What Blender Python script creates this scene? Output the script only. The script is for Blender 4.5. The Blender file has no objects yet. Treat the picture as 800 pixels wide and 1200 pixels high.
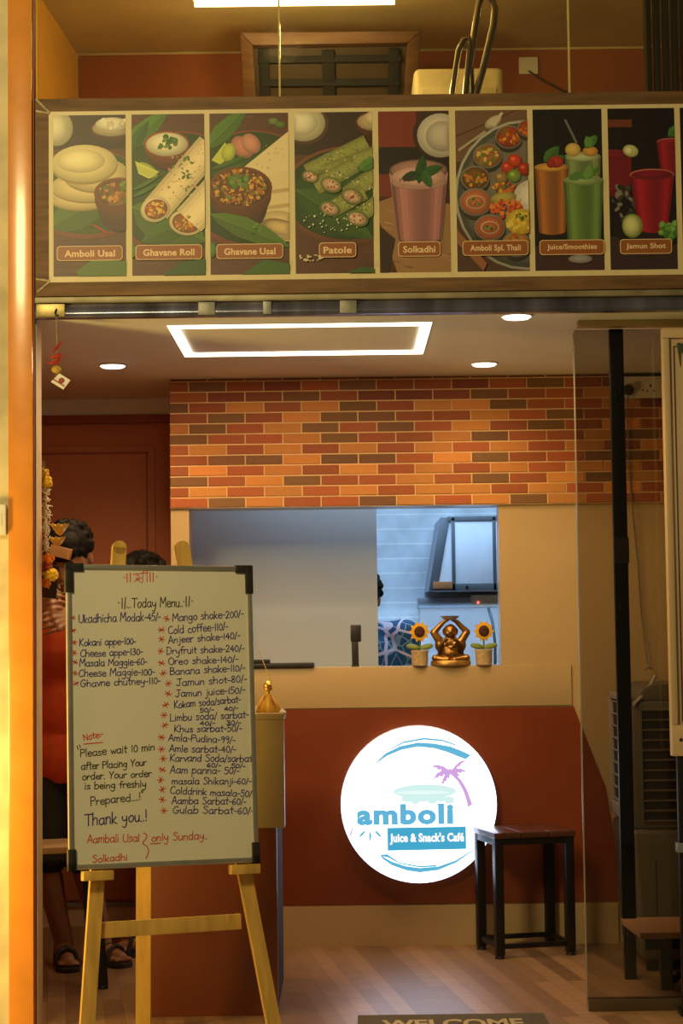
import bpy, bmesh, math, random
from mathutils import Vector, Matrix, Euler
random.seed(7)
S = bpy.context.scene
COL = S.collection
PI = math.pi
V = Vector

# ---------------------------------------------------------------- camera
F, TH, RO = 2200.0, 0.0636, 0.0125
CAM = V((0, -5.95, 1.23))
ROT = Matrix.Rotation(PI/2 + TH, 3, 'X') @ Matrix.Rotation(-RO, 3, 'Z')
cd = bpy.data.cameras.new('camera')
cam = bpy.data.objects.new('camera', cd)
COL.objects.link(cam)
cam.matrix_world = Matrix.Translation(CAM) @ ROT.to_4x4()
cd.sensor_fit = 'VERTICAL'; cd.sensor_height = 36.0; cd.lens = F/1200*36
cd.clip_start = .1; cd.clip_end = 60
S.camera = cam

def ray(px, py): return ROT @ V(((px-400)/F, -(py-600)/F, -1))
def P(px, py, Y):                      # point seen at a pixel, at depth Y
    d = ray(px, py); return CAM + d*((Y-CAM.y)/d.y)
def PZ(px, py, z):                     # point seen at a pixel, on the level z
    d = ray(px, py); return CAM + d*((z-CAM.z)/d.z)

# ---------------------------------------------------------------- world and exposure
S.view_settings.view_transform = 'Standard'
S.view_settings.look = 'None'
S.view_settings.exposure = 0.0
S.view_settings.gamma = 1.0
S.view_settings.use_curve_mapping = False
w = bpy.data.worlds.new('night'); S.world = w; w.use_nodes = True
w.node_tree.nodes['Background'].inputs[0].default_value = (1.0, .74, .38, 1)
w.node_tree.nodes['Background'].inputs[1].default_value = .08

def light(name, kind, loc, energy, color, size=.1, size_y=None, target=None, spot=None, blend=.5):
    l = bpy.data.lights.new(name, kind); l.energy = energy; l.color = color
    o = bpy.data.objects.new(name, l); COL.objects.link(o); o.location = loc
    if kind == 'AREA':
        l.size = size
        if size_y: l.shape = 'RECTANGLE'; l.size_y = size_y
    else: l.shadow_soft_size = size
    if kind == 'SPOT': l.spot_size = spot; l.spot_blend = blend
    if target is not None:
        if abs(target[0]-loc[0])+abs(target[1]-loc[1]) > 1e-6: o.rotation_euler = (V(target)-V(loc)).to_track_quat('-Z', 'Y').to_euler()
    return o
WARM = (1.0, .64, .30)
STREET = (1.0, .80, .36)
CEIL = 2.243
# street lamps outside: one low beside the left post, one general from the front left
light('street_lamp_low', 'AREA', (-1.75, -.75, .75), 25, (1, .66, .17), .25, .5, target=(-1.1, .0, .85))
light('street_lamp_front', 'AREA', (-1.5, -3.2, 3.3), 72, STREET, .7, target=(-.4, 0, 1.8))
# daylight white kitchen lamp
light('kitchen_lamp', 'AREA', (.35, 2.45, 2.2), 17, (.45, .70, 1.0), 1.2, .5, target=(.35, 2.45, 0))
light('kitchen_fill_front', 'AREA', (.1, 1.83, 2.2), 5, (.50, .73, 1.0), .9, .10, target=(.1, 1.83, 0))  # added fill light, not a fitting: brightens the grey partition
light('kitchen_counter_fill', 'AREA', (.55, 2.98, P(540, 712, 3.1).z-.02), 1.4, (.45, .70, 1.0), .8, .05, target=(.55, 3.25, .75))  # added fill under the shelf, put in to brighten the splashback
# upstairs tube
light('mezzanine_tube_glow', 'POINT', (-.2, .9, 3.42), 17, (1, .76, .30), .08)
# ceiling light strips and downlights
for (x, y, a, b) in ((-.13, .20, .86, .03), (-.13, .885, .86, .03), (-.55, .54, .03, .64), (.29, .54, .03, .64)):
    light('strip_glow', 'AREA', (x, y, CEIL-.012), 4.6, WARM, a, b, target=(x, y, 0))
DL = [(132, 427), (567, 425), (605, 369)]
for i, p in enumerate(DL):
    q = PZ(p[0], p[1], CEIL)
    light('downlight_glow', 'SPOT', (q.x, q.y, CEIL-.03), (22, 10, 12)[i], WARM, .04, target=(q.x, q.y+.05, 0), spot=2.5, blend=.8)

# ---------------------------------------------------------------- materials
MC = {}
def srgb(r, g, b):
    f = lambda c: (c/255/12.92 if c/255 <= .04045 else ((c/255+.055)/1.055)**2.4)
    return (f(r), f(g), f(b))
def mat(name, col, rough=.5, metal=0, var=.12, scale=12, bump=0, stretch=(1, 1, 1), coat=0, emit=0, sheen=0):
    if name in MC: return MC[name]
    m = bpy.data.materials.new(name); m.use_nodes = True; MC[name] = m
    nt = m.node_tree; b = nt.nodes['Principled BSDF']
    b.inputs['Roughness'].default_value = rough; b.inputs['Metallic'].default_value = metal
    if coat: b.inputs['Coat Weight'].default_value = coat; b.inputs['Coat Roughness'].default_value = .12
    if sheen: b.inputs['Sheen Weight'].default_value = sheen
    tc = nt.nodes.new('ShaderNodeTexCoord'); mp = nt.nodes.new('ShaderNodeMapping')
    mp.inputs['Scale'].default_value = stretch
    no = nt.nodes.new('ShaderNodeTexNoise'); no.inputs['Scale'].default_value = scale; no.inputs['Detail'].default_value = 5
    nt.links.new(tc.outputs['Object'], mp.inputs[0]); nt.links.new(mp.outputs[0], no.inputs['Vector'])
    r = nt.nodes.new('ShaderNodeValToRGB')
    r.color_ramp.elements[0].position = .3; r.color_ramp.elements[1].position = .7
    r.color_ramp.elements[0].color = tuple(c*(1-var) for c in col)+(1,)
    r.color_ramp.elements[1].color = tuple(min(1, c*(1+var)) for c in col)+(1,)
    nt.links.new(no.outputs['Fac'], r.inputs[0]); nt.links.new(r.outputs[0], b.inputs['Base Color'])
    if emit:
        nt.links.new(r.outputs[0], b.inputs['Emission Color']); b.inputs['Emission Strength'].default_value = emit
    if bump:
        bp = nt.nodes.new('ShaderNodeBump'); bp.inputs['Strength'].default_value = bump; bp.inputs['Distance'].default_value = .004
        nt.links.new(no.outputs['Fac'], bp.inputs['Height']); nt.links.new(bp.outputs[0], b.inputs['Normal'])
    return m
def attr_mat(name, rough=.5, emit=0, coat=0):           # a print: colours come from the mesh
    m = bpy.data.materials.new(name); m.use_nodes = True
    nt = m.node_tree; b = nt.nodes['Principled BSDF']; b.inputs['Roughness'].default_value = rough
    a = nt.nodes.new('ShaderNodeVertexColor'); a.layer_name = 'Col'
    if emit:
        nt.links.new(a.outputs[0], b.inputs['Emission Color']); b.inputs['Emission Strength'].default_value = emit
        b.inputs['Base Color'].default_value = (.06, .06, .06, 1)
    else: nt.links.new(a.outputs[0], b.inputs['Base Color'])
    if coat: b.inputs['Coat Weight'].default_value = coat
    return m
def glass_mat(name, tint, refl):
    m = bpy.data.materials.new(name); m.use_nodes = True; nt = m.node_tree; nt.nodes.clear()
    o = nt.nodes.new('ShaderNodeOutputMaterial'); mx = nt.nodes.new('ShaderNodeMixShader')
    t = nt.nodes.new('ShaderNodeBsdfTransparent'); t.inputs[0].default_value = tint+(1,)
    g = nt.nodes.new('ShaderNodeBsdfGlossy'); g.inputs['Roughness'].default_value = .03
    fr = nt.nodes.new('ShaderNodeFresnel'); fr.inputs[0].default_value = 1.45
    mu = nt.nodes.new('ShaderNodeMath'); mu.operation = 'MULTIPLY'; mu.inputs[1].default_value = refl
    nt.links.new(fr.outputs[0], mu.inputs[0]); nt.links.new(mu.outputs[0], mx.inputs[0])
    nt.links.new(t.outputs[0], mx.inputs[1]); nt.links.new(g.outputs[0], mx.inputs[2]); nt.links.new(mx.outputs[0], o.inputs[0])
    return m
def emit_mat(name, col, s):
    m = bpy.data.materials.new(name); m.use_nodes = True; b = m.node_tree.nodes['Principled BSDF']
    b.inputs['Base Color'].default_value = (.8, .8, .8, 1)
    b.inputs['Emission Color'].default_value = col+(1,); b.inputs['Emission Strength'].default_value = s
    return m
def plank_mat(name, c1, c2, mortar, length, width, rot, rough, coat=0, msize=.001):
    m = bpy.data.materials.new(name); m.use_nodes = True; nt = m.node_tree; b = nt.nodes['Principled BSDF']
    b.inputs['Roughness'].default_value = rough
    if coat: b.inputs['Coat Weight'].default_value = coat; b.inputs['Coat Roughness'].default_value = .2
    tc = nt.nodes.new('ShaderNodeTexCoord'); mp = nt.nodes.new('ShaderNodeMapping'); mp.inputs['Rotation'].default_value = rot
    br = nt.nodes.new('ShaderNodeTexBrick'); br.inputs['Scale'].default_value = 1
    br.inputs['Brick Width'].default_value = length; br.inputs['Row Height'].default_value = width
    br.inputs['Mortar Size'].default_value = msize; br.offset = .37
    br.inputs['Color1'].default_value = c1+(1,); br.inputs['Color2'].default_value = c2+(1,); br.inputs['Mortar'].default_value = mortar+(1,)
    no = nt.nodes.new('ShaderNodeTexNoise'); no.inputs['Scale'].default_value = 6; no.inputs['Detail'].default_value = 8
    mp2 = nt.nodes.new('ShaderNodeMapping'); mp2.inputs['Rotation'].default_value = rot; mp2.inputs['Scale'].default_value = (1, 14, 1)
    mx = nt.nodes.new('ShaderNodeMix'); mx.data_type = 'RGBA'; mx.blend_type = 'MULTIPLY'; mx.inputs[0].default_value = .55
    nt.links.new(tc.outputs['Object'], mp.inputs[0]); nt.links.new(mp.outputs[0], br.inputs[0])
    nt.links.new(tc.outputs['Object'], mp2.inputs[0]); nt.links.new(mp2.outputs[0], no.inputs[0])
    nt.links.new(br.outputs[0], mx.inputs[6]); nt.links.new(no.outputs['Color'], mx.inputs[7])
    rr = nt.nodes.new('ShaderNodeValToRGB'); rr.color_ramp.elements[0].position = .3; rr.color_ramp.elements[1].position = .7; rr.color_ramp.elements[0].color = (.55, .55, .55, 1); rr.color_ramp.elements[1].color = (1.3, 1.3, 1.3, 1)
    nt.links.new(no.outputs['Fac'], rr.inputs[0]); nt.links.new(rr.outputs[0], mx.inputs[7])
    nt.links.new(mx.outputs[2], b.inputs['Base Color'])
    return m

M = dict(
    cream=mat('cream_paint', (.62, .50, .36), .55, var=.03),
    ceil=mat('ceiling_paint', (.78, .81, .76), .7, var=.03, scale=3),
    lam=mat('beige_laminate', (.52, .37, .185), .28, var=.03, scale=4, coat=.25),
    apron=mat('beige_apron', (.33, .25, .115), .35, var=.04),
    orange=mat('orange_laminate', (.215, .044, .013), .32, var=.10, scale=5, coat=.15),
    rust=mat('rust_paint', (.46, .165, .072), .6, var=.08, scale=3),
    rustd=mat('rust_trim', (.28, .065, .022), .55, var=.08),
    post=mat('orange_enamel', (.72, .27, .035), .28, var=.10, scale=9, bump=.25, coat=.5),
    stucco=mat('yellow_stucco', (.66, .55, .33), .85, var=.22, scale=7, bump=.5),
    concrete=mat('concrete', (.26, .23, .18), .9, bump=.4),
    kwall=plank_mat('kitchen_tiles', (.62, .72, .80), (.58, .68, .76), (.80, .86, .90), 3.0, .072, (PI/2, 0, 0), .25, msize=.004),
    kpanel=mat('grey_partition_board', (.48, .52, .58), .45, var=.04, scale=2),
    black=mat('black_metal', (.006, .006, .007), .4, var=.2),
    blackp=mat('black_plastic', (.018, .016, .016), .45, var=.2),
    steel=mat('brushed_steel', (.55, .54, .52), .25, 1, var=.2, stretch=(.2, 1, 40)),
    chrome=mat('chrome', (.5, .46, .38), .12, 1, var=.05),
    alu=mat('grey_aluminium', (.28, .33, .40), .4, .6, var=.08),
    pine=mat('pine_wood', (.62, .37, .085), .45, var=.18, scale=5, stretch=(9, 9, 1)),
    brownwood=mat('brown_wood', (.12, .055, .02), .5, var=.3, scale=4, stretch=(1, 10, 10)),
    printwood=mat('printed_wood', (.17, .088, .034), .6, var=.35, scale=5, stretch=(1, 1, 9)),
    floor=plank_mat('wood_floor', (.37, .215, .11), (.18, .098, .052), (.12, .066, .036), 1.6, .062, (0, 0, PI/2-.15), .36, 0),
    bench=plank_mat('bench_wood', (.40, .22, .10), (.28, .14, .07), (.12, .06, .03), 1.1, .11, (0, 0, .02), .4),
    stooltop=mat('reddish_wood', (.085, .030, .018), .35, var=.3, scale=6, stretch=(1, 8, 8), coat=.4),
    white=mat('white_plastic', (.72, .69, .62), .4, var=.04),
    board=mat('whiteboard_enamel', (.74, .71, .60), .25, var=.02, scale=3, coat=.3),
    bronze=mat('antique_bronze', (.33, .17, .045), .33, .85, var=.45, scale=25, bump=.3),
    bronzed=mat('dark_bronze', (.10, .05, .02), .4, .8, var=.3, scale=25),
    skin=mat('skin', (.27, .12, .058), .5, var=.08),
    hair=mat('black_hair', (.005, .004, .003), .62, var=.5, scale=60, bump=1.0, stretch=(1, 1, .2)),
    tee=mat('orange_cotton', (.52, .062, .010), .85, var=.10, scale=10, bump=.3),
    shorts=mat('black_cotton', (.012, .010, .010), .85, var=.2, scale=10, bump=.3),
    teal=mat('dark_cotton', (.03, .05, .06), .85, var=.2, scale=10, bump=.3),
    sandal=mat('sandal_rubber', (.02, .016, .014), .7, var=.3),
    cooler=mat('grey_brown_plastic', (.10, .085, .062), .45, var=.06),
    coolerl=mat('pale_grey_plastic', (.36, .33, .31), .4, var=.05),
    dark=mat('dark_grille', (.012, .009, .009), .6, var=.2),
    yellow=mat('marigold_yellow', (.80, .48, .02), .8, var=.3, scale=60, bump=.6),
    marig=mat('marigold_orange', (.75, .20, .01), .8, var=.3, scale=60, bump=.6),
    jasmine=mat('jasmine_white', (.78, .72, .55), .7, var=.1),
    gold=mat('gold_foil', (.70, .42, .09), .3, .7, var=.3, scale=30),
    red=mat('chilli_red', (.42, .035, .012), .4, var=.3),
    lemon=mat('lemon_skin', (.55, .36, .04), .5, var=.15),
    green=mat('leaf_green', (.16, .22, .03), .5, var=.3),
    sunpet=mat('sunflower_petal', (.88, .46, .015), .6, var=.2),
    suncen=mat('sunflower_centre', (.07, .018, .012), .9, var=.4, scale=120, bump=1),
    burlap=mat('burlap', (.50, .36, .18), .9, var=.25, scale=90, bump=.8),
    cloth=mat('yellow_cloth', (.66, .40, .05), .75, var=.25, scale=14),
    straw=mat('bamboo', (.62, .48, .20), .6, var=.2),
    rope=mat('rope', (.50, .42, .25), .9, var=.3, scale=80),
    mezz_c=mat('mezzanine_cream', (.58, .47, .23), .7, var=.10, scale=3),
    mezz_o=mat('mezzanine_orange', (.30, .085, .015), .7, var=.08, scale=3),
    mezz_y=mat('mezzanine_yellow', (.75, .40, .06), .6, var=.05),
    mat=mat('coir_mat', (.085, .062, .028), .95, var=.4, scale=150, bump=1),
    wire=mat('grey_cable', (.18, .16, .13), .6, var=.1),
    fridge=mat('cream_board', (.58, .42, .25), .4, var=.05, scale=4),
    glass=glass_mat('clear_glass', (.70, .67, .62), 1.0),
    glassup=glass_mat('upper_glass', (.93, .90, .80), 1.6),
    ledstrip=emit_mat('led_diffuser', (1, .82, .62), 4.5),
    led=emit_mat('lamp_diffuser', (1, .84, .70), 3.5),
    tube=emit_mat('tube_diffuser', (1, .80, .40), 8),
    ink_b=mat('blue_marker_ink', (.035, .022, .21), .5, var=.1),
    ink_k=mat('black_marker_ink', (.02, .014, .02), .5, var=.1),
    ink_r=mat('red_marker_ink', (.62, .055, .02), .5, var=.1),
    printm=attr_mat('banner_print', .45),
    brickm=attr_mat('brick_slips', .62),
    signm=attr_mat('backlit_print', .4, emit=1.0),
)
M['hair'].node_tree.nodes['Principled BSDF'].inputs['Specular IOR Level'].default_value = .12
_b = M['brickm'].node_tree     # some grain on the bricks
_n = _b.nodes.new('ShaderNodeTexNoise'); _n.inputs['Scale'].default_value = 45; _n.inputs['Detail'].default_value = 6
_tc = _b.nodes.new('ShaderNodeTexCoord'); _b.links.new(_tc.outputs['Object'], _n.inputs['Vector'])
_bp = _b.nodes.new('ShaderNodeBump'); _bp.inputs['Strength'].default_value = .5; _bp.inputs['Distance'].default_value = .004
_b.links.new(_n.outputs['Fac'], _bp.inputs['Height']); _b.links.new(_bp.outputs[0], _b.nodes['Principled BSDF'].inputs['Normal'])

# ---------------------------------------------------------------- mesh building
def thing(name, label, cat, loc=(0, 0, 0), rz=0, group=None):
    o = bpy.data.objects.new(name, None); COL.objects.link(o)
    o.location = loc; o.rotation_euler = (0, 0, rz); o.empty_display_size = .05
    tag(o, label, cat, group); return o
def tag(o, label, cat, group=None):
    o['label'] = label; o['category'] = cat
    if group: o['group'] = group
    return o
def dup(root, loc, rz=None, label=None):
    r = root.copy(); COL.objects.link(r); r.location = loc
    if rz is not None: r.rotation_euler = (0, 0, rz)
    if label: r['label'] = label
    for c0 in list(root.children):
        c = c0.copy(); COL.objects.link(c); c.parent = r
        for g0 in list(c0.children):
            g = g0.copy(); COL.objects.link(g); g.parent = c
    return r

class MB:
    def __init__(s): s.v = []; s.f = []; s.c = []; s.m = []; s.col = None; s.mi = 0
    def add(s, vs, fs, col=None):
        n = len(s.v); s.v += [V(p) for p in vs]
        for q in fs: s.f.append([n+i for i in q]); s.c.append([col[1][i] for i in q] if col and col[0] == 'v' else (col or s.col)); s.m.append(s.mi)
        return s
    def box(s, a, b, R=None, o=None):                 # corners a..b, optionally turned by R about o
        x0, y0, z0 = a; x1, y1, z1 = b
        vs = [V((x, y, z)) for z in (z0, z1) for y in (y0, y1) for x in (x0, x1)]
        if R is not None:
            c = V(o) if o is not None else (V(a)+V(b))/2
            vs = [c+R @ (p-c) for p in vs]
        return s.add(vs, [(0, 2, 3, 1), (4, 5, 7, 6), (0, 1, 5, 4), (2, 6, 7, 3), (0, 4, 6, 2), (1, 3, 7, 5)])
    def bar(s, p, q, w, d, up=(0, 0, 1), w2=None):    # rectangular bar from p to q
        p, q = V(p), V(q); z = (q-p).normalized(); x = V(up).cross(z)
        if x.length < 1e-4: x = V((1, 0, 0))
        x.normalize(); y = z.cross(x); w2 = w2 or w
        vs = [p+x*(a*w/2)+y*(b*d/2) for a, b in ((-1, -1), (1, -1), (1, 1), (-1, 1))]
        vs += [q+x*(a*w2/2)+y*(b*d/2) for a, b in ((-1, -1), (1, -1), (1, 1), (-1, 1))]
        return s.add(vs, [(3, 2, 1, 0), (4, 5, 6, 7)]+[(i, (i+1) % 4, 4+(i+1) % 4, 4+i) for i in range(4)])
    def tube(s, pts, r, n=10):
        pts = [V(p) for p in pts]; rs = r if isinstance(r, (list, tuple)) else [r]*len(pts)
        vs = []; pr = None
        for i, p in enumerate(pts):
            t = (pts[min(i+1, len(pts)-1)]-pts[max(i-1, 0)]).normalized()
            if pr is None:
                pr = t.orthogonal().normalized()
            else:
                pr = (pr-t*pr.dot(t))
                pr = pr.normalized() if pr.length > 1e-6 else t.orthogonal().normalized()
            b = t.cross(pr)
            for k in range(n):
                a = 2*PI*k/n; vs.append(p+(pr*math.cos(a)+b*math.sin(a))*rs[i])
        fs = [tuple(range(n))[::-1], tuple(range(len(vs)-n, len(vs)))]
        for i in range(len(pts)-1):
            for k in range(n):
                k2 = (k+1) % n; fs.append((i*n+k, i*n+k2, (i+1)*n+k2, (i+1)*n+k))
        return s.add(vs, fs)
    def lathe(s, prof, o=(0, 0, 0), n=24, axis=None, fold=None):    # prof: (r, z)
        o = V(o); R = V((0, 0, 1)).rotation_difference(V(axis).normalized()).to_matrix() if axis else Matrix.Identity(3)
        vs = []
        for j, (r, z) in enumerate(prof):
            for k in range(n):
                a = 2*PI*k/n; rr = r*(1+(fold(a, j) if fold else 0))
                vs.append(o+R @ V((rr*math.cos(a), rr*math.sin(a), z)))
        fs = [tuple(range(n))[::-1], tuple(range(len(vs)-n, len(vs)))]
        for i in range(len(prof)-1):
            for k in range(n):
                k2 = (k+1) % n; fs.append((i*n+k, i*n+k2, (i+1)*n+k2, (i+1)*n+k))
        return s.add(vs, fs)
    def ell(s, c, r, R=None, n=14, m=10):
        c = V(c); r = r if isinstance(r, (list, tuple)) else (r, r, r)
        vs = [V((0, 0, -r[2]))]; fs = []
        for j in range(1, m):
            t = -PI/2+PI*j/m
            for k in range(n):
                a = 2*PI*k/n; vs.append(V((r[0]*math.cos(t)*math.cos(a), r[1]*math.cos(t)*math.sin(a), r[2]*math.sin(t))))
        vs.append(V((0, 0, r[2]))); top = len(vs)-1
        for k in range(n):
            k2 = (k+1) % n; fs.append((0, 1+k2, 1+k)); fs.append((top, top-n+k, top-n+k2))
            for j in range(m-2): fs.append((1+j*n+k, 1+j*n+k2, 1+(j+1)*n+k2, 1+(j+1)*n+k))
        if R is not None: vs = [R @ p for p in vs]
        return s.add([c+p for p in vs], fs)
    def cap(s, p, q, r0, r1, n=12):                   # tapered capsule
        p, q = V(p), V(q); d = q-p; L = d.length
        if L < 1e-5: return s.ell(p, max(r0, r1))
        pr = []
        for i in range(5): a = -PI/2+i*PI/8; pr.append((r0*math.cos(a)+1e-5, r0*math.sin(a)))
        for i in range(5): a = i*PI/8; pr.append((r1*math.cos(a)+1e-5, L+r1*math.sin(a)))
        return s.lathe(pr, p, n, d)
    def prism(s, poly, o, ux, uy, un):                # polygon in the plane (ux, uy) at o, pushed by un
        o, ux, uy, un = V(o), V(ux), V(uy), V(un); n = len(poly)
        a = [o+ux*x+uy*y for x, y in poly]; b = [p+un for p in a]
        return s.add(a+b, [tuple(range(n))[::-1], tuple(range(n, 2*n))]+[(i, (i+1) % n, n+(i+1) % n, n+i) for i in range(n)])
    def build(s, name, m, parent=None, bevel=0, smooth=40, world=False, seg=2):
        me = bpy.data.meshes.new(name)
        off = V((0, 0, 0))
        if world and parent:
            r = parent
            while r.parent: r = r.parent
            mw = (Matrix.Translation(r.location) @ r.rotation_euler.to_matrix().to_4x4()).inverted()
            vs = [mw @ p for p in s.v]
        else: vs = s.v
        me.from_pydata([tuple(p) for p in vs], [], s.f)
        for q in (m if isinstance(m, list) else [m]): me.materials.append(q)
        me.polygons.foreach_set('material_index', s.m)
        if any(s.c):
            ca = me.color_attributes.new('Col', 'FLOAT_COLOR', 'CORNER'); buf = []
            for p in me.polygons:
                cc = s.c[p.index] or (1, 1, 1)
                for n_, _ in enumerate(p.loop_indices): buf += list(cc[n_] if isinstance(cc, list) else cc)+[1.0]
            ca.data.foreach_set('color', buf)
        bm = bmesh.new(); bm.from_mesh(me)
        if not any(s.c): bmesh.ops.recalc_face_normals(bm, faces=bm.faces)
        if bevel:
            es = [e for e in bm.edges if len(e.link_faces) == 2 and e.calc_face_angle(0) > .6]
            bmesh.ops.bevel(bm, geom=es, offset=bevel, segments=seg, profile=.6, affect='EDGES', clamp_overlap=True)
        bm.to_mesh(me); bm.free()
        if smooth:
            me.polygons.foreach_set('use_smooth', [True]*len(me.polygons))
            me.set_sharp_from_angle(angle=math.radians(smooth))
        o = bpy.data.objects.new(name, me); COL.objects.link(o)
        if parent: o.parent = parent
        return o
    def struct(s, name, m, bevel=0, parent=None):
        o = s.build(name, m, parent, bevel); o['kind'] = 'structure'; return o
    def fused(s, name, voxel, m, parent=None, smooth=6, world=False, fac=.5):      # one continuous skin over the shapes
        o = s.build(name, m, None, smooth=0)
        md = o.modifiers.new('r', 'REMESH'); md.mode = 'VOXEL'; md.voxel_size = voxel; md.use_smooth_shade = True
        if smooth: sm = o.modifiers.new('s', 'SMOOTH'); sm.iterations = smooth; sm.factor = fac
        bpy.context.view_layer.update()
        me = bpy.data.meshes.new_from_object(o.evaluated_get(bpy.context.evaluated_depsgraph_get()))
        old = o.data; o.modifiers.clear(); o.data = me; bpy.data.meshes.remove(old); me.name = name
        if world and parent:
            r = parent
            while r.parent: r = r.parent
            me.transform((Matrix.Translation(r.location) @ r.rotation_euler.to_matrix().to_4x4()).inverted())
        if parent: o.parent = parent
        return o

def text2d(body, bold=0.0, shear=0.0, spacing=1.0):          # flat outline of a word: verts, faces, bounds
    c = bpy.data.curves.new('t', 'FONT'); c.body = body; c.size = 1; c.offset = bold; c.shear = shear; c.space_character = spacing
    c.resolution_u = 3; c.dimensions = '2D'; c.fill_mode = 'FRONT'
    o = bpy.data.objects.new('t', c); COL.objects.link(o); bpy.context.view_layer.update()
    me = bpy.data.meshes.new_from_object(o.evaluated_get(bpy.context.evaluated_depsgraph_get()))
    vs = [(v.co.x, v.co.y) for v in me.vertices]; fs = [tuple(p.vertices) for p in me.polygons]
    bpy.data.objects.remove(o); bpy.data.curves.remove(c); bpy.data.meshes.remove(me)
    xs = [v[0] for v in vs]; ys = [v[1] for v in vs]
    return vs, fs, (min(xs), min(ys), max(xs), max(ys))

class Art:        # flat print: shapes laid over one another on a plane; x right, y down, in print units
    def __init__(s, o, ux, uy, n, clip=None, step=.00015):
        s.o, s.ux, s.uy, s.n = V(o), V(ux), V(uy), V(n); s.k = 0; s.step = step; s.clip = clip; s.mb = MB(); s.soft = False
    def pt(s, x, y): return s.o+s.ux*x+s.uy*y+s.n*(s.k*s.step)
    def poly(s, pts, col, gr=None):
        if s.clip:
            x0, y0, x1, y1 = s.clip
            for ax, lim, sg in ((0, x0, 1), (0, x1, -1), (1, y0, 1), (1, y1, -1)):
                out = []
                for i in range(len(pts)):
                    a, b = pts[i-1], pts[i]; ia = (a[ax]-lim)*sg >= 0; ib = (b[ax]-lim)*sg >= 0
                    if ia != ib:
                        t = (lim-a[ax])/(b[ax]-a[ax]); out.append((a[0]+(b[0]-a[0])*t, a[1]+(b[1]-a[1])*t))
                    if ib: out.append(b)
                pts = out
                if len(pts) < 3: return s
        s.k += 1
        if gr:
            cx, cy, rx, ry, c, q = gr
            if s.clip: cx = min(max(cx, s.clip[0]+.3), s.clip[2]-.3); cy = min(max(cy, s.clip[1]+.3), s.clip[3]-.3)
            def sh(x, y):
                X, Y = x-gr[0], y-gr[1]; r = ((X*c+Y*q)/rx)**2+((-X*q+Y*c)/ry)**2; f = 1.09-.29*min(1.2, r)
                return srgb(*[min(255, v*f) for v in col])
            m = len(pts); mid = [((x+cx)*.5, (y+cy)*.5) for x, y in pts]; al = pts+mid+[(cx, cy)]; cs = [sh(*p) for p in al]; fs = []
            for i in range(m): k = (i+1) % m; fs += [(k, i, m+i, m+k), (m+k, m+i, 2*m)]
            s.mb.add([s.pt(*p) for p in al], fs, ('v', cs)); return s
        s.mb.add([s.pt(*p) for p in pts], [tuple(range(len(pts)))[::-1]], srgb(*col)); return s
    def rect(s, x0, y0, x1, y1, col): return s.poly([(x0, y0), (x1, y0), (x1, y1), (x0, y1)], col)
    def ell(s, cx, cy, rx, ry, col, rot=0, n=28):
        c, q = math.cos(rot), math.sin(rot)
        gr = (cx-rx*.08, cy-ry*.15, rx, ry, c, q) if s.soft and min(rx, ry) > 3 else None
        return s.poly([(cx+rx*math.cos(a)*c-ry*math.sin(a)*q, cy+rx*math.cos(a)*q+ry*math.sin(a)*c) for a in [2*PI*i/n for i in range(n)]], col, gr)
    def strip(s, a, b, col):                        # ribbon between two edges with as many points
        s.k += 1; n = len(a)
        s.mb.add([s.pt(*p) for p in a]+[s.pt(*p) for p in b], [(i, n+i, n+i+1, i+1) for i in range(n-1)], srgb(*col)); return s
    def scat(s, cx, cy, rx, ry, n, cols, r):        # loose pieces of food
        k0 = s.k; st_ = min(.2, 6/n)
        for i in range(n):
            a = random.uniform(0, 2*PI); q = math.sqrt(random.random())
            rr = r*random.uniform(.6, 1.3)
            s.ell(cx+rx*q*math.cos(a), cy+ry*q*math.sin(a), rr, rr*random.uniform(.5, 1), random.choice(cols), random.uniform(0, 3), 8)
            s.k = k0+st_*(i+1)
        s.k += 1; return s
    def leaf(s, x0, y0, x1, y1, w, col, vein=None):
        dx, dy = x1-x0, y1-y0; L = math.hypot(dx, dy); nx, ny = -dy/L, dx/L
        prof = [(0, 0), (.15, .6), (.4, 1), (.7, .8), (.9, .35), (1, 0)]
        up = [(x0+dx*t+nx*w*h, y0+dy*t+ny*w*h) for t, h in prof]; dn = [(x0+dx*t-nx*w*h, y0+dy*t-ny*w*h) for t, h in prof[1:-1]][::-1]
        s.poly(up+dn, col)
        if s.soft and w > 5:
            s.poly(up+[(x0, y0)], tuple(int(v*.86) for v in col))
            for i in range(1, 12):
                t = i/12; bx, by = x0+dx*t, y0+dy*t; h = math.sin(PI*min(1, t*1.05))*.8; ex, ey = dx/L*w*.5, dy/L*w*.5
                for sg_ in (-1, 1): s.poly([(bx, by), (bx+ex+nx*w*h*sg_, by+ey+ny*w*h*sg_), (bx+ex*.9+nx*w*h*sg_*.96+dx/L, by+ey*.9+ny*w*h*sg_*.96+dy/L)], tuple(min(255, int(v*1.16)) for v in col)); s.k -= .7
            s.k += .7
        if vein: s.poly([(x0+nx*.4, y0+ny*.4), (x1, y1), (x0-nx*.4, y0-ny*.4)], vein)
        return s
    def rrect(s, x0, y0, x1, y1, r, col):
        pts = []
        for cx, cy, a0 in ((x1-r, y1-r, 0), (x0+r, y1-r, 90), (x0+r, y0+r, 180), (x1-r, y0+r, 270)):
            for i in range(5): a = math.radians(a0+i*22.5); pts.append((cx+r*math.cos(a), cy+r*math.sin(a)))
        return s.poly(pts, col)
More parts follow.
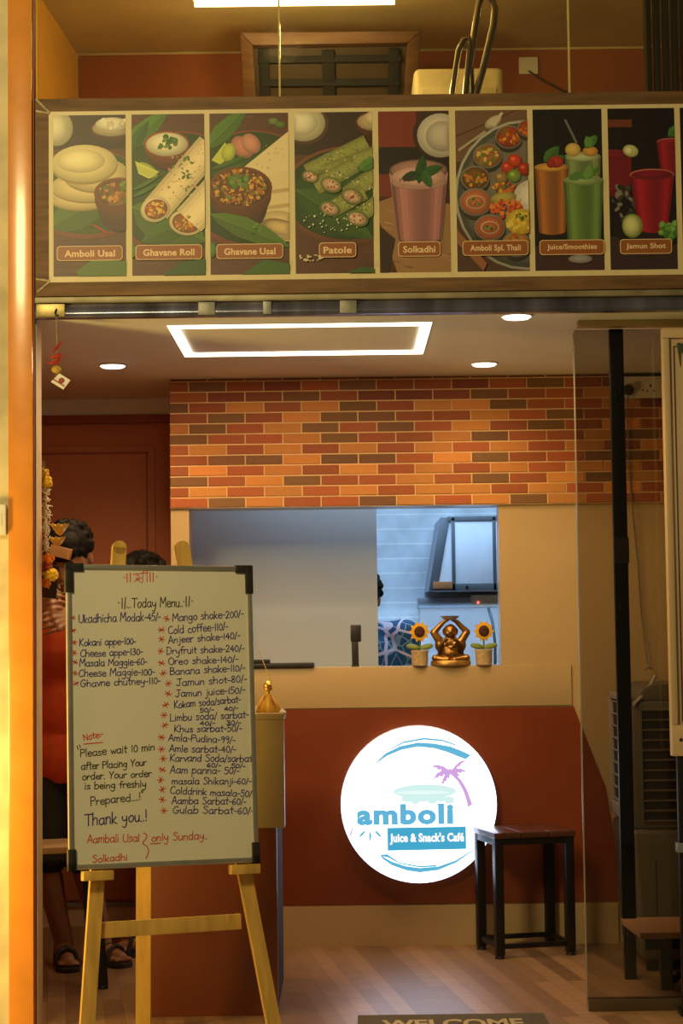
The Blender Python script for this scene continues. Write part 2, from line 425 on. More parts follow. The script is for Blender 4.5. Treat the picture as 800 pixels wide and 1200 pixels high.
    def text(s, body, x0, y0, x1, y1, col, bold=.01, rot=0, spacing=1.0, fat=0):   # fit the word into the box
        if fat:
            for dx, dy in ((-fat, 0), (fat, 0), (0, -fat), (0, fat), (-fat*.7, -fat*.7), (fat*.7, fat*.7), (fat*.7, -fat*.7), (-fat*.7, fat*.7)): s.text(body, x0+fat+dx, y0+fat+dy, x1-fat+dx, y1-fat+dy, col, bold, rot, spacing); s.k -= .8
            x0 += fat; y0 += fat; x1 -= fat; y1 -= fat
        vs, fs, b = text2d(body, bold, spacing=spacing); s.k += 1
        sx, sy = (x1-x0)/(b[2]-b[0]), (y1-y0)/(b[3]-b[1]); cx, cy = (x0+x1)/2, (y0+y1)/2; c, q = math.cos(rot), math.sin(rot); pts = []
        for x, y in vs:
            X, Y = x0+(x-b[0])*sx-cx, y1-(y-b[1])*sy-cy; pts.append(s.pt(cx+X*c-Y*q, cy+X*q+Y*c))
        s.mb.add(pts, fs, srgb(*col)); return s
    def build(s, name, m, parent=None, world=False): return s.mb.build(name, m, parent, smooth=0, world=world)

# ================================================================ THE SETTING
YW = 1.50                                            # counter wall
XL, XR = -1.50, 1.75
MB().box((XL, -.03, -.05), (XR, 3.4, 0)).struct('floor', M['floor'])
MB().box((-4, -4.5, -.06), (4, -.03, -.002)).struct('ground', M['concrete'])
MB().box((XL, .03, CEIL), (XR, 3.4, CEIL+.06)).struct('ceiling', M['ceil'])
xa = P(200, 600, YW).x; xo = P(229, 690, YW).x; xo0 = P(222, 690, YW).x; xb = P(585.5, 690, YW).x
zs = P(420, 781.5, YW).z; zo = P(420, 593.5, YW).z
w_ = MB()
w_.box((xa, YW, 0), (xo0, YW+.10, zo)); w_.box((xb, YW, 0), (XR, YW+.10, zo)); w_.box((xo0, YW, 0), (xb, YW+.10, zs-.012)); w_.box((xa, YW, zo), (XR, YW+.10, CEIL))
w_.struct('wall_back', M['lam'])
# brick slips over the opening
rows = ['rBRDRBRRDRBRDD', 'RDDBRDDDBRROBD', 'bROROBROOBRROD', 'RBROBBRRORBRRO', 'oBROBRBRORBROR', 'BRROBRROBRROBR', 'roRORORORORORO', 'RBBOBBROBRRBBO', 'rOROROROROROOR', 'BROBRRORBROBOR', 'rOROROROOROROR', 'RBORRBOROBORRO']
bc = {'O': (.62, .255, .055), 'R': (.37, .095, .026), 'B': (.20, .090, .030), 'D': (.23, .056, .020)}
bk = MB(); bw, bh = .1497, .0421
bk.box((xa, YW-.012, zo), (XR, YW-.001, CEIL-.001))
bk.c = [(.78, .56, .27)]*len(bk.f)
zt = P(420, 593.5, YW).z
def brick(x0, z0, x1, z1, col):
    x1 = min(x1, XR)
    y0, y1 = YW-.0115, YW-.0165; e = .0022
    k = random.uniform(.82, 1.15); col = tuple(c*k*random.uniform(.95, 1.05) for c in col)
    vs = [(x0, y0, z0), (x1, y0, z0), (x1, y0, z1), (x0, y0, z1), (x0+e, y1, z0+e), (x1-e, y1, z0+e), (x1-e, y1, z1-e), (x0+e, y1, z1-e)]
    bk.add(vs, [(4, 5, 6, 7), (0, 1, 5, 4), (1, 2, 6, 5), (2, 3, 7, 6), (3, 0, 4, 7)], col)
g = .0022
ztop = CEIL-.012
for i, r in enumerate(rows):
    z1 = ztop-i*bh-g; z0 = max(ztop-(i+1)*bh+g, zo)
    x = xa
    half = r[0].islower()
    for j in range(16):
        ch = r[j % len(r)].upper(); wd = bw/2 if (half and j == 0) else bw
        if x > XR-.02: break
        brick(x+(g if x > xa else 0), z0, x+wd-g, z1, bc[ch]); x += wd
x = xa
for j in range(16):
    if x < XR-.05: brick(x+g, ztop+g, min(x+bw-g, XR), CEIL-.002, bc['D'])
    x += bw
bk.struct('wall_brick', M['brickm'])
MB().box((xa+.43, YW-.012, 0), (P(724, 1080, YW).x, YW-.0005, P(500, 1060, YW).z)).struct('baseboard_back', M['lam'])
# orange panel with the sloping right end
pl = [(333, 831.5), (672, 828), (709, 922), (720, 986), (724, 1056), (333, 1062)]
q = [P(a, b, YW-.006) for a, b in pl]; q[0].x = q[-1].x = xa+.06
MB().prism([(p.x, p.z) for p in q], (0, YW-.006, 0), (1, 0, 0), (0, 0, 1), (0, .0055, 0)).struct('wall_counter_panel', M['orange'])
# kitchen beyond the opening
yk = 3.25
MB().box((xa, yk, 0), (XR, yk+.1, CEIL)).struct('wall_kitchen', M['kwall'])
MB().box((xa, YW+.10, zo+.003), (xb+.25, YW+.22, zo+.11)).struct('trim_1', M['white'])
MB().box((xa, YW+.1, 0), (xa+.05, yk, CEIL)).struct('wall_partition', M['rust'])
px1 = P(442, 690, 1.95).x
MB().box((xa+.05, 1.95, 0), (px1, 1.99, CEIL), ).struct('wall_divider', M['kpanel'])
# left bay: rust coloured wall with a panelled door
yl = 2.10
zt1, zt2 = P(120, 497, yl).z, P(120, 487, yl).z
MB().box((XL, yl, 0), (xa, yl+.1, CEIL)).struct('wall_rear', M['rust'])
MB().box((XL, yl-.012, zt2), (xa, yl-.0005, CEIL-.0005)).struct('trim_2', M['ceil'])
MB().box((XL, yl-.03, zt1), (xa, yl-.0005, zt2)).struct('trim_3', M['rustd'], bevel=.004)
zb = P(140, 1060, yl).z
MB().box((XL, yl-.015, 0), (xa, yl-.0005, zb)).struct('baseboard_rear', M['cream'])
MB().box((XL, yl-.022, zb-.004), (xa, yl-.0005, zb+.012)).struct('trim_4', M['alu'])
dr = MB()
xd = P(182, 600, yl).x; zd = P(120, 523, yl).z
dr.box((XL+.02, yl-.012, zb+.02), (xd, yl-.0005, zd))
d1 = dr.struct('door_1', M['rust'], bevel=.004)
fr = MB()
for a, b in (((XL+.05, yl-.02, zd-.035), (xd-.03, yl-.0115, zd-.027)), ((xd-.038, yl-.02, zb+.1), (xd-.03, yl-.0115, zd-.027)), ((XL+.05, yl-.02, 1.0), (xd-.03, yl-.0115, 1.008))): fr.box(a, b)
fr.build('moulding', M['rustd'], d1)
MB().box((XL-.08, .0, 0), (XL, yl+.1, CEIL)).struct('wall_left', M['rust'])
MB().box((XR, .0, 0), (XR+.08, 3.4, CEIL)).struct('wall_right', M['lam'])
# facade
xp0, xp1 = P(8, 400, -.04).x, P(37, 400, -.04).x
MB().box((-3.2, -.02, 0), (xp0+.01, .10, 4.1)).struct('wall_exterior', M['stucco'])
po = MB().box((xp0, -.024, 0), (xp1, .0, 4.1)); po.struct('trim_5', M['post'], bevel=.006)
MB().box((xp1, -.010, 0), (xp1+.004, .03, 4.1)).struct('trim_6', M['rustd'])
xj = P(43.5, 800, .0).x
MB().box((xp1+.006, .0, 0), (xj, .10, CEIL-.02)).struct('trim_7', M['cream'], bevel=.002)
zb0, zb1 = P(400, 345, 0).z, P(400, 115, 0).z
MB().box((xp1+.006, .0, zb0-.005), (2.2, .03, zb1-.02)).struct('beam', M['brownwood'])
MB().box((xp1+.006, .03, CEIL+.06), (2.2, 2.2, CEIL+.12)).struct('floor_mezzanine', M['cream'])
# upstairs room
ym = 2.0
zmc = P(94, 66, ym).z+.02; xml = P(94, 80, ym).x
zc = P(500, -2, 1.35).z
MB().box((-1.6, ym, CEIL+.1), (2.2, ym+.1, 4.3)).struct('wall_mezzanine_back', M['mezz_c'])
MB().box((xml, ym-.012, CEIL+.12), (2.2, ym-.0005, P(94, 66, ym).z)).struct('trim_8', M['mezz_o'])
MB().prism([(0, 0), (1, 0), (1, 1), (0, 1)], (xml, ym, CEIL+.12), (-.09, -1.6, 0), (-.02, 0, 1.75), (-.03, 0, 0)).struct('wall_mezzanine_left', M['mezz_y'])
MB().box((-1.6, .06, zc+.0), (2.2, ym, zc+.08)).struct('ceiling_mezzanine', M['mezz_c'])
# upper glazing: three panes
gx = [xp1+.008, P(327, 60, .02).x, P(667, 60, .02).x, 2.2]
win = None
zg0 = zb1-.04
for i in range(3):
    o = MB().box((gx[i]+.0015, .038, zg0+.022), (gx[i+1]-.0015, .046, 4.1)).build('window_%d' % (i+1), M['glassup']); o['kind'] = 'structure'
    if i < 2:
        MB().box((gx[i+1]-.003, .036, zg0+.02), (gx[i+1]+.003, .048, 4.1)).build('edge_seal', mat('glass_edge', (.62, .50, .2), .15, var=.05), o)

# ================================================================ FACADE THINGS
# banner: printed sheet on a brown printed border, eight food pictures with captions
bx0, bx1 = P(41, 230, -.04).x, 1.32
bn = thing('menu_banner', 'long menu banner of eight food pictures above the shop opening', 'banner', (bx0, -.03, zb0))
MB().box((bx0, -.034, zb0), (bx1, -.0005, zb1)).build('backing', M['printwood'], bn, bevel=.002, world=True)
yb = -.0345
def bp(px, py): return P(px, py, yb)
A = Art(bp(57, 131), (1, 0, 0), (0, 0, -1), (0, -1, 0))
tl, br_ = bp(57, 131), bp(57, 331)
sc = (tl.z-br_.z)/200.0                              # metres per print unit
A = Art((tl.x, yb, tl.z), (sc, 0, 0), (0, 0, -sc), (0, -1, 0), step=.0002)
A.rect(0, 0, 800, 200, (222, 205, 160))
for i in range(30): A.rect(i*27+3, 0, i*27+8, 200, (219, 202, 157)); A.k -= 1
A.k += 1
A.build('sheet', M['printm'], bn, world=True)
PX = [(62.5, 147.5), (154.5, 240), (246, 338.5), (345.5, 437), (444, 527), (534.5, 619), (625.5, 706.5), (713.5, 792), (798.5, 880)]
def panel(i, draw, cap, plate, H=189):
    a, b = PX[i]; xa_ = bp(a, 230).x; xb_ = bp(b, 230).x; W = (xb_-xa_)/sc
    zt_ = tl.z-4.6*sc-(.0 if i else 0)
    p = Art((xa_, yb-.0004, zt_), (sc, 0, 0), (0, 0, -sc), (0, -1, 0), clip=(0, 0, W, H), step=.00006)
    p.soft = True; draw(p, W); p.soft = False
    o = p.build('food_picture', M['printm'], bn, world=True)
    if cap:
        x0, x1 = plate; y0, y1 = 153.5, 171
        k0 = p.k
        c = Art((xa_, yb-.0004-k0*.00006-.0004, zt_), (sc, 0, 0), (0, 0, -sc), (0, -1, 0), step=.0002)
        c.rrect(x0, y0, x1, y1, 4, (225, 195, 150)); c.rrect(x0+.9, y0+.9, x1-.9, y1-.9, 3.4, (150, 88, 42))
        mg = (x1-x0)*.11
        c.text(cap, x0+mg+.5, y0+5, x1-mg-.5, y1-(4.5 if 'j' not in cap and 'p' not in cap else 3.5), (238, 205, 165), .026, spacing=1.04)
        c.build('caption', M['printm'], o, world=True)
BRN, LEAF, CLAY, CRM = (92, 58, 42), (62, 92, 36), (150, 78, 44), (236, 218, 160)
PULSE = [(190, 125, 60), (150, 90, 45), (210, 150, 80), (120, 90, 40), (90, 110, 40)]
def bowl(p, x, y, rx, ry, dep, clay, inner):
    p.ell(x, y+dep*.55, rx*.86, ry+dep*.45, tuple(int(c*.6) for c in clay)); p.ell(x, y+dep*.25, rx*.97, ry+dep*.2, tuple(int(c*.8) for c in clay))
    p.ell(x, y, rx, ry, clay); p.ell(x, y, rx*.90, ry*.86, inner)
def herb(p, x, y, r, n=9): p.scat(x, y, r, r*.7, n, [(80, 120, 40), (50, 95, 30), (110, 140, 60)], r*.32)
def grain(p, W, cols=((82, 50, 36), (104, 68, 50), (74, 46, 34))):
    for i in range(46):
        x, y, l = random.uniform(-20, W), random.uniform(0, 189), random.uniform(12, 50); p.poly([(x, y), (x+l, y-.5), (x+l, y+random.uniform(.4, 1.6)), (x, y+1)], random.choice(cols)); p.k -= .95
    p.k += 1
def f0(p, W):
    p.rect(0, 0, W, 189, BRN); grain(p, W); p.rect(0, 0, W, 40, (58, 40, 30)); p.ell(4, 15, 19, 21, (200, 190, 150)); p.ell(2, 15, 15, 17, (226, 216, 180))
    bowl(p, 68, 16, 25, 11, 12, (112, 70, 50), (190, 170, 140)); p.ell(68, 11, 19, 8, (232, 222, 196)); p.scat(68, 9, 17, 6, 14, [(240, 230, 205), (215, 200, 170)], 3)
    p.ell(38, 92, 72, 54, CLAY); p.ell(38, 90, 68, 50, (70, 100, 40)); p.ell(38, 88, 66, 46, LEAF)
    p.leaf(-5, 132, 70, 92, 20, (78, 112, 44), (100, 130, 60))
    for (x, y, rx, ry) in ((32, 96, 37, 15), (40, 84, 42, 18), (50, 70, 38, 20)):
        p.ell(x, y+2, rx, ry, (196, 165, 105)); p.ell(x, y, rx, ry, (228, 206, 146))
    p.ell(36, 59, 39, 23, (205, 178, 115)); p.ell(36, 57, 38, 22, (240, 222, 160)); p.ell(32, 54, 28, 14, (244, 228, 170))
    bowl(p, 76, 92, 29, 18, 28, (140, 78, 42), (110, 70, 40)); p.scat(76, 92, 24, 14, 90, PULSE, 2.6); herb(p, 80, 84, 8)
    for i in range(3): p.leaf(44+i*5, 128+i*3, 58+i*3, 136+i*2, 1.6, (150, 50, 30))
    p.poly([(26, 184), (44, 170), (85, 172), (85, 189), (30, 189)], (82, 110, 45))
def rollf(p, x0, y0, x1, y1, w, col):
    dx, dy = x1-x0, y1-y0; L = math.hypot(dx, dy); nx, ny = -dy/L*w, dx/L*w
    p.poly([(x0+nx, y0+ny), (x1+nx, y1+ny), (x1-nx, y1-ny), (x0-nx, y0-ny)], tuple(int(c*.82) for c in col))
    for i in range(8):
        a, b = -1+i*.25, -1+(i+1)*.25; f = .74+.36*math.sin(PI*(i+1.4)/9.5)
        p.poly([(x0+nx*b, y0+ny*b), (x1+nx*b, y1+ny*b), (x1+nx*a, y1+ny*a), (x0+nx*a, y0+ny*a)], tuple(min(255, int(c*f)) for c in col)); p.k -= .8
    p.k += .8
    for i in range(int(L/2)):
        t, u_ = random.random(), random.uniform(-.9, .9); p.ell(x0+dx*t+nx*u_, y0+dy*t+ny*u_, 1.1, .7, tuple(int(c*random.uniform(.72, .95)) for c in col)); p.k -= .9
    p.k += .9
def f1(p, W):
    p.rect(0, 0, W, 189, BRN); grain(p, W); p.ell(55, 95, 85, 75, CLAY); p.ell(55, 92, 80, 70, (52, 78, 34))
    p.leaf(-10, 42, 42, -4, 12, (88, 130, 52), (130, 160, 80)); p.leaf(-4, 45, 20, 8, 7, (60, 100, 40))
    p.leaf(0, 108, 85, 150, 28, (84, 118, 46), (120, 145, 70)); p.leaf(10, 150, 80, 120, 14, (70, 105, 40))
    bowl(p, 41, 36, 27, 16, 14, (165, 85, 48), (222, 210, 170)); p.ell(41, 35, 23, 13, (236, 226, 188)); herb(p, 42, 34, 11, 16)
    p.ell(18, 66, 14, 7, (176, 186, 70), .6); p.poly([(4, 55), (32, 68), (20, 76), (8, 70)], (212, 214, 110)); p.poly([(6, 60), (30, 69), (20, 74), (9, 69)], (196, 204, 92))
    for y in (84, 92): p.leaf(0, y+6, 34, y-12, 2.6, (72, 110, 42))
    rollf(p, 28, 112, 92, 38, 17, (226, 204, 158)); p.scat(60, 72, 22, 26, 26, [(180, 140, 90), (110, 125, 60), (200, 165, 115)], 1.6); herb(p, 62, 72, 6); herb(p, 66, 55, 6)
    p.ell(27, 112, 17, 15, (236, 216, 170), -.3); p.ell(28, 112, 13.5, 11.5, (150, 90, 40), -.3); p.scat(28, 112, 11, 9, 55, [(220, 160, 60), (190, 110, 40), (230, 190, 90), (110, 110, 40), (190, 70, 30)], 1.8)
    rollf(p, 66, 126, 110, 78, 19, (230, 210, 166)); herb(p, 80, 92, 6)
    p.ell(63, 128, 20, 15, (236, 216, 170), .15); p.ell(63, 128, 16.5, 12, (150, 90, 40), .15); p.scat(63, 128, 14, 10, 65, [(220, 160, 60), (190, 110, 40), (230, 190, 90), (110, 110, 40), (190, 70, 30)], 1.8)
    p.poly([(36, 189), (56, 174), (86, 170), (86, 189)], (50, 84, 40)); p.ell(0, 160, 5, 9, (80, 120, 45))
def f2(p, W):
    p.rect(0, 0, W, 189, BRN); grain(p, W); p.ell(50, 90, 80, 70, CLAY); p.ell(50, 88, 76, 66, (52, 76, 32))
    p.leaf(-6, 42, 44, -6, 11, (84, 124, 48), (124, 150, 74)); p.ell(74, 10, 6, 4, (110, 130, 60)); p.ell(82, 14, 6, 4, (90, 115, 50))
    p.ell(38, 40, 15, 11, (196, 130, 110), .8); p.ell(48, 36, 13, 10, (206, 140, 122), .9); p.poly([(2, 55), (18, 34), (26, 50), (12, 60)], (200, 206, 90)); p.ell(22, 46, 8, 11, (186, 196, 84), .3)
    for y in (66, 74): p.leaf(0, y, 44, y-16, 2.4, (70, 108, 40))
    for i, (a, b) in enumerate(((118, 150), (98, 128), (80, 110), (62, 92))):
        p.poly([(58, a+6), (100, a-26), (100, b), (62, b+4)], (196, 168, 120)); p.poly([(60, a+3), (100, a-26), (100, b-5), (63, b)], (228, 206, 158))
    p.poly([(34, 68), (94, 20), (94, 66), (62, 76)], (232, 212, 166)); p.scat(70, 52, 20, 14, 12, [(200, 170, 120)], 1.2)
    p.ell(84, 132, 28, 16, (214, 190, 142), .25); p.ell(80, 134, 21, 9, (160, 130, 90), .25); p.ell(84, 136, 20, 8, (206, 180, 130), .25)
    bowl(p, 35, 88, 37, 25, 30, (132, 70, 40), (100, 62, 30)); p.scat(34, 88, 31, 21, 210, [(200, 140, 50), (170, 105, 40), (220, 165, 70), (130, 80, 30), (120, 120, 45)], 2.1); herb(p, 33, 80, 12, 24)
    p.leaf(0, 118, 92, 158, 13, (84, 118, 46), (120, 145, 70)); herb(p, 56, 136, 9, 14)
    p.poly([(36, 189), (62, 172), (94, 178), (94, 189)], (66, 100, 42)); p.ell(2, 160, 5, 9, (80, 120, 45))
def f3(p, W):
    p.rect(0, 0, W, 189, BRN); grain(p, W); p.rect(0, 0, W, 50, (56, 38, 28)); p.ell(12, 14, 28, 24, (110, 74, 48)); p.ell(11, 13, 25, 21, (212, 202, 168)); p.ell(9, 12, 18, 15, (230, 222, 192))
    bowl(p, 92, 12, 21, 12, 12, (120, 62, 40), (196, 170, 130)); p.ell(94, 8, 13, 9, (220, 200, 160))
    p.ell(62, 98, 78, 58, (140, 82, 52)); p.ell(62, 96, 73, 53, (46, 66, 34)); p.ell(62, 104, 70, 46, (54, 84, 36)); p.leaf(0, 90, 90, 150, 18, (66, 100, 42), (96, 130, 60))
    for (x0, y0, x1, y1, w) in ((14, 70, 84, 36, 9), (36, 70, 98, 48, 9), (24, 88, 70, 62, 10), (60, 98, 100, 70, 10), (40, 116, 80, 94, 10), (70, 126, 100, 104, 9)):
        rollf(p, x0, y0, x1, y1, w, (142, 146, 78)); p.scat((x0+x1)/2, (y0+y1)/2, 16, 8, 22, [(214, 206, 160), (170, 170, 110), (100, 115, 60)], 1.2)
    for (x, y, r) in ((18, 76, 10), (42, 86, 13), (66, 100, 13), (40, 114, 12), (72, 126, 13)):
        p.ell(x, y, r, r*.72, (120, 130, 66), .35); p.ell(x, y, r*.8, r*.52, (206, 168, 140), .35); p.scat(x, y, r*.6, r*.4, 16, [(160, 80, 60), (225, 195, 170), (130, 70, 50)], 1.3)
    p.leaf(74, 70, 98, 54, 7, (88, 136, 60)); p.scat(40, 130, 36, 12, 34, [(214, 214, 180), (190, 195, 160)], 1.2)
    p.scat(18, 170, 14, 5, 26, [(220, 205, 170)], 1.3); p.poly([(60, 189), (76, 182), (94, 184), (94, 189)], (60, 92, 40))
def glassf(p, x0, x1, y0, y1, taper, liquid, rim, foam):
    c = (x0+x1)/2; rx = (x1-x0)/2; ry = rx*.26
    p.poly([(x0, y0), (x1, y0), (x1-taper, y1), (x0+taper, y1)], liquid); p.ell(c, y1, rx-taper, ry*.7, tuple(int(v*.8) for v in liquid))
    xb0, xb1 = x0+taper, x1-taper
    for i in range(14):
        a, b = i/14, (i+1)/14; f = (.72, .95, 1.12, 1.10, 1.0, .93, .88, .84, .82, .86, .95, 1.08, 1.0, .74)[i]
        p.poly([(x0+(x1-x0)*a, y0), (x0+(x1-x0)*b, y0), (xb0+(xb1-xb0)*b, y1+ry*.7*math.sin(PI*b)), (xb0+(xb1-xb0)*a, y1+ry*.7*math.sin(PI*a))], tuple(min(255, int(v*f)) for v in liquid)); p.k -= .8
    p.k += .8
    p.ell(c, y0, rx, ry, rim); p.ell(c, y0+1, rx*.93, ry*.85, foam)
def f4(p, W):
    p.rect(0, 0, W, 189, (74, 38, 28)); p.rect(0, 0, 44, 42, (128, 52, 32)); p.rect(0, 42, W, 74, (40, 28, 24)); p.rect(0, 74, 20, 100, (120, 48, 32))
    p.ell(70, 28, 30, 29, (70, 46, 34)); p.ell(72, 29, 27, 26, (214, 204, 190)); p.ell(74, 30, 19, 18, (196, 186, 172))
    p.poly([(0, 106), (16, 100), (85, 110), (85, 189), (20, 189), (0, 130)], (156, 116, 78))
    for i in range(26): x = random.uniform(0, 82); y = random.uniform(108, 186); p.poly([(x, y), (x+9, y+2), (x+9, y+3), (x, y+1)], random.choice([(186, 146, 102), (118, 84, 54)]))
    p.poly([(0, 134), (18, 150), (10, 189), (0, 189)], (54, 34, 30))
    p.poly([(12, 72), (80, 72), (72, 152), (21, 152)], (184, 140, 136)); glassf(p, 14, 79, 84, 150, 7, (172, 116, 116), (196, 150, 142), (214, 166, 156))
    p.ell(46, 70, 34, 13, (120, 88, 80)); p.ell(46, 70, 32, 11.5, (176, 130, 124)); p.ell(46, 78, 31, 12, (222, 174, 164)); p.scat(40, 78, 22, 7, 20, [(110, 70, 66)], .9)
    p.leaf(46, 86, 52, 52, 7, (44, 84, 42)); p.leaf(50, 74, 74, 66, 6, (52, 96, 46)); p.leaf(48, 74, 26, 80, 6, (40, 74, 38)); p.leaf(50, 70, 60, 90, 6, (60, 104, 52)); p.leaf(28, 82, 40, 76, 2, (70, 40, 50))
def f5(p, W):
    p.rect(0, 0, W, 189, (116, 86, 66)); p.rect(0, 60, W, 189, (84, 58, 44))
    for y in (10, 26): p.poly([(0, y+20), (85, y-16), (85, y-15), (0, y+22)], (82, 58, 44))
    p.poly([(2, 46), (34, 24), (36, 26), (4, 48)], (176, 164, 140)); p.ell(44, 14, 11, 6, (196, 184, 160), -.6); p.poly([(40, 16), (54, 2), (56, 4), (46, 20)], (206, 194, 170))
    p.ell(80, 100, 82, 88, (200, 196, 186)); p.ell(80, 100, 79, 85, (92, 90, 86)); p.ell(80, 100, 73, 79, (120, 112, 102))
    cu = [(208, 110, 40), (190, 80, 34), (224, 160, 60), (120, 110, 44), (170, 60, 30)]
    for (x, y, r, c, pc) in ((62, 32, 16, (150, 70, 34), cu), (84, 22, 12, (170, 60, 34), cu), (37, 54, 17, (160, 110, 60), [(216, 180, 100), (180, 70, 40), (150, 120, 70), (110, 120, 50)]), (22, 80, 17, (120, 80, 34), [(214, 150, 40), (150, 90, 34), (90, 100, 40), (200, 120, 50)]), (22, 108, 19, (196, 112, 74), None), (38, 138, 18, (186, 100, 66), None), (68, 158, 17, (200, 130, 60), cu)):
        p.ell(x, y+4, r, r*.9, (70, 62, 56)); p.ell(x, y, r, r*.86, (150, 140, 126)); p.ell(x, y, r*.9, r*.76, c)
        if pc: p.scat(x, y, r*.74, r*.6, 36, pc, 2.4)
        else: p.ell(x, y, r*.6, r*.42, (226, 190, 150)); p.ell(x, y, r*.5, r*.34, c); herb(p, x, y, r*.3, 6)
    p.ell(90, 105, 25, 23, (224, 214, 202)); p.scat(88, 104, 20, 18, 20, [(236, 228, 218), (206, 194, 182)], 2)
    for (x, y, c) in ((60, 68, (188, 60, 34)), (68, 60, (204, 66, 36)), (79, 70, (176, 50, 34)), (52, 80, (150, 120, 70)), (67, 78, (120, 150, 60))): p.ell(x, y, 8, 7.5, c); p.ell(x-2, y-2, 2.4, 2, tuple(min(255, v+50) for v in c))
    p.scat(54, 92, 12, 6, 30, cu, 2.6); p.ell(54, 104, 15, 7, (176, 160, 84), -.15); p.scat(58, 116, 18, 11, 60, [(216, 100, 40), (190, 70, 34), (230, 130, 60)], 2.8)
    p.ell(74, 132, 18, 15, (214, 180, 60)); p.scat(74, 132, 16, 13, 44, [(232, 204, 90), (206, 160, 44)], 2.6); herb(p, 74, 126, 6)
    p.poly([(0, 140), (34, 180), (30, 189), (0, 156)], (150, 96, 62))
def f6(p, W):
    p.rect(0, 0, W, 189, (24, 18, 18)); p.rect(0, 160, W, 189, (66, 40, 42)); p.poly([(36, 12), (39, 12), (52, 40), (49, 40)], (110, 110, 112))
    glassf(p, 36, 78, 56, 120, 3, (126, 142, 92), (170, 176, 124), (178, 190, 140)); p.ell(46, 48, 9, 8, (214, 180, 100)); p.ell(66, 50, 9, 6, (206, 150, 70)); p.leaf(60, 46, 74, 32, 6, (80, 130, 60)); p.leaf(66, 46, 62, 32, 5, (96, 146, 70))
    glassf(p, 1, 40, 68, 144, 4, (166, 104, 50), (200, 146, 70), (214, 156, 70)); p.leaf(12, 62, 30, 44, 7, (70, 112, 56)); p.leaf(14, 60, 38, 56, 5, (56, 96, 50)); p.ell(26, 62, 9, 7, (176, 56, 40)); p.ell(20, 64, 5, 5, (150, 44, 40))
    glassf(p, 34, 80, 84, 158, 4, (106, 136, 70), (156, 176, 120), (140, 164, 106)); p.leaf(40, 82, 60, 76, 5, (88, 128, 70)); p.leaf(54, 82, 74, 70, 6, (90, 140, 64)); p.leaf(60, 84, 66, 66, 5, (110, 150, 80)); p.ell(52, 176, 14, 5, (150, 146, 150))
def f7(p, W):
    p.rect(0, 0, W, 189, (26, 14, 20)); p.rect(0, 13, 28, 22, (110, 54, 34)); p.rect(0, 150, W, 189, (58, 38, 44))
    glassf(p, -18, 27, 54, 100, 3, (116, 24, 36), (130, 40, 46), (120, 28, 40)); p.ell(26, 50, 9, 7, (196, 200, 130), .3); p.ell(24, 50, 5, 5, (220, 220, 170))
    glassf(p, 56, 92, 40, 76, 4, (150, 28, 44), (190, 90, 90), (150, 30, 46)); p.leaf(70, 34, 84, 20, 6, (70, 120, 56))
    p.scat(18, 112, 16, 22, 26, [(40, 44, 34), (66, 60, 60), (130, 120, 116), (30, 50, 36)], 5)
    p.ell(52, 148, 44, 14, (30, 22, 26)); glassf(p, 24, 76, 78, 142, 9, (158, 26, 46), (204, 108, 100), (150, 34, 54)); p.ell(50, 78, 23, 5, (128, 22, 44))
    p.ell(26, 138, 12, 14, (150, 170, 80)); p.ell(25, 138, 9.5, 11.5, (204, 208, 140)); p.scat(72, 144, 14, 12, 16, [(92, 150, 64), (70, 120, 54), (120, 170, 84)], 6)
def f8(p, W): p.rect(0, 0, W, 189, (30, 20, 26)); p.ell(40, 100, 30, 50, (120, 60, 40)); p.ell(40, 70, 26, 8, (190, 150, 100))
for i, (fn, cap, pls) in enumerate(((f0, 'Amboli Usal', (4, 80)), (f1, 'Ghavane Roll', (4, 81)), (f2, 'Ghavane Usal', (7, 84)), (f3, 'Patole', (27, 70)), (f4, 'Solkadhi', (21, 70)), (f5, 'Amboli Spl. Thali', (6, 82)), (f6, 'Juice/Smoothies', (5, 80)), (f7, 'Jamun Shot', (11, 71)), (f8, None, None))):
    panel(i, fn, cap, pls)
for (a, b) in (((42, 116), (58, 132)), ((42, 130), (58, 133)), ((42, 327), (58, 329)), ((44, 342), (58, 330))):
    MB().tube([P(*a, -.036), P(*b, -.037)], .0035, 8).build('corner_rope', M['rope'], bn, world=True)
# shutter rail and trim under the banner
z1, z2, z3 = P(300, 345.5, -.02).z, P(300, 352.5, -.02).z, P(300, 371, -.02).z
sr = thing('shutter_rail', 'shiny steel roller shutter rail just below the food banner', 'shutter rail', (0, -.01, z3))
MB().box((xp1+.008, -.028, z2), (1.5, -.0005, z1)).build('cover_strip', mat('olive_metal', (.30, .26, .16), .5, .3, var=.25, scale=10), sr, bevel=.004, world=True)
r_ = MB()
prof = [(0, 0), (-.022, .004), (-.026, .016), (-.022, .03), (-.012, z2-z3), (0, z2-z3)]
r_.prism([(a, b) for a, b in prof], (xp1+.008, -.0006, z3), (0, 1, 0), (0, 0, 1), (2.3, 0, 0))
r_.build('rail', mat('polished_steel', (.22, .22, .32), .24, .75, var=.7, scale=9, stretch=(1, .1, .1)), sr, bevel=.003, world=True)
for (a, b) in ((42, 76), (232, 252), (308, 318), (398, 418)):
    MB().box((P(a, 362, -.03).x, -.0295, z3+.006), (P(b, 362, -.03).x, -.0225, z2-.003)).build('lock_plate', mat('worn_brass', (.42, .32, .12), .4, .5, var=.3, scale=30) if a == 42 else mat('dull_steel', (.26, .25, .22), .5, .5, var=.3, scale=30), sr, bevel=.003, world=True)
hk = MB(); hx = P(66, 366, -.035).x
hk.tube([(hx, -.03, z3+.03), (hx-.004, -.037, z3+.018), (hx, -.037, z3+.006), (hx+.006, -.035, z3+.012)], .003); hk.build('hook', M['blackp'], sr, world=True)

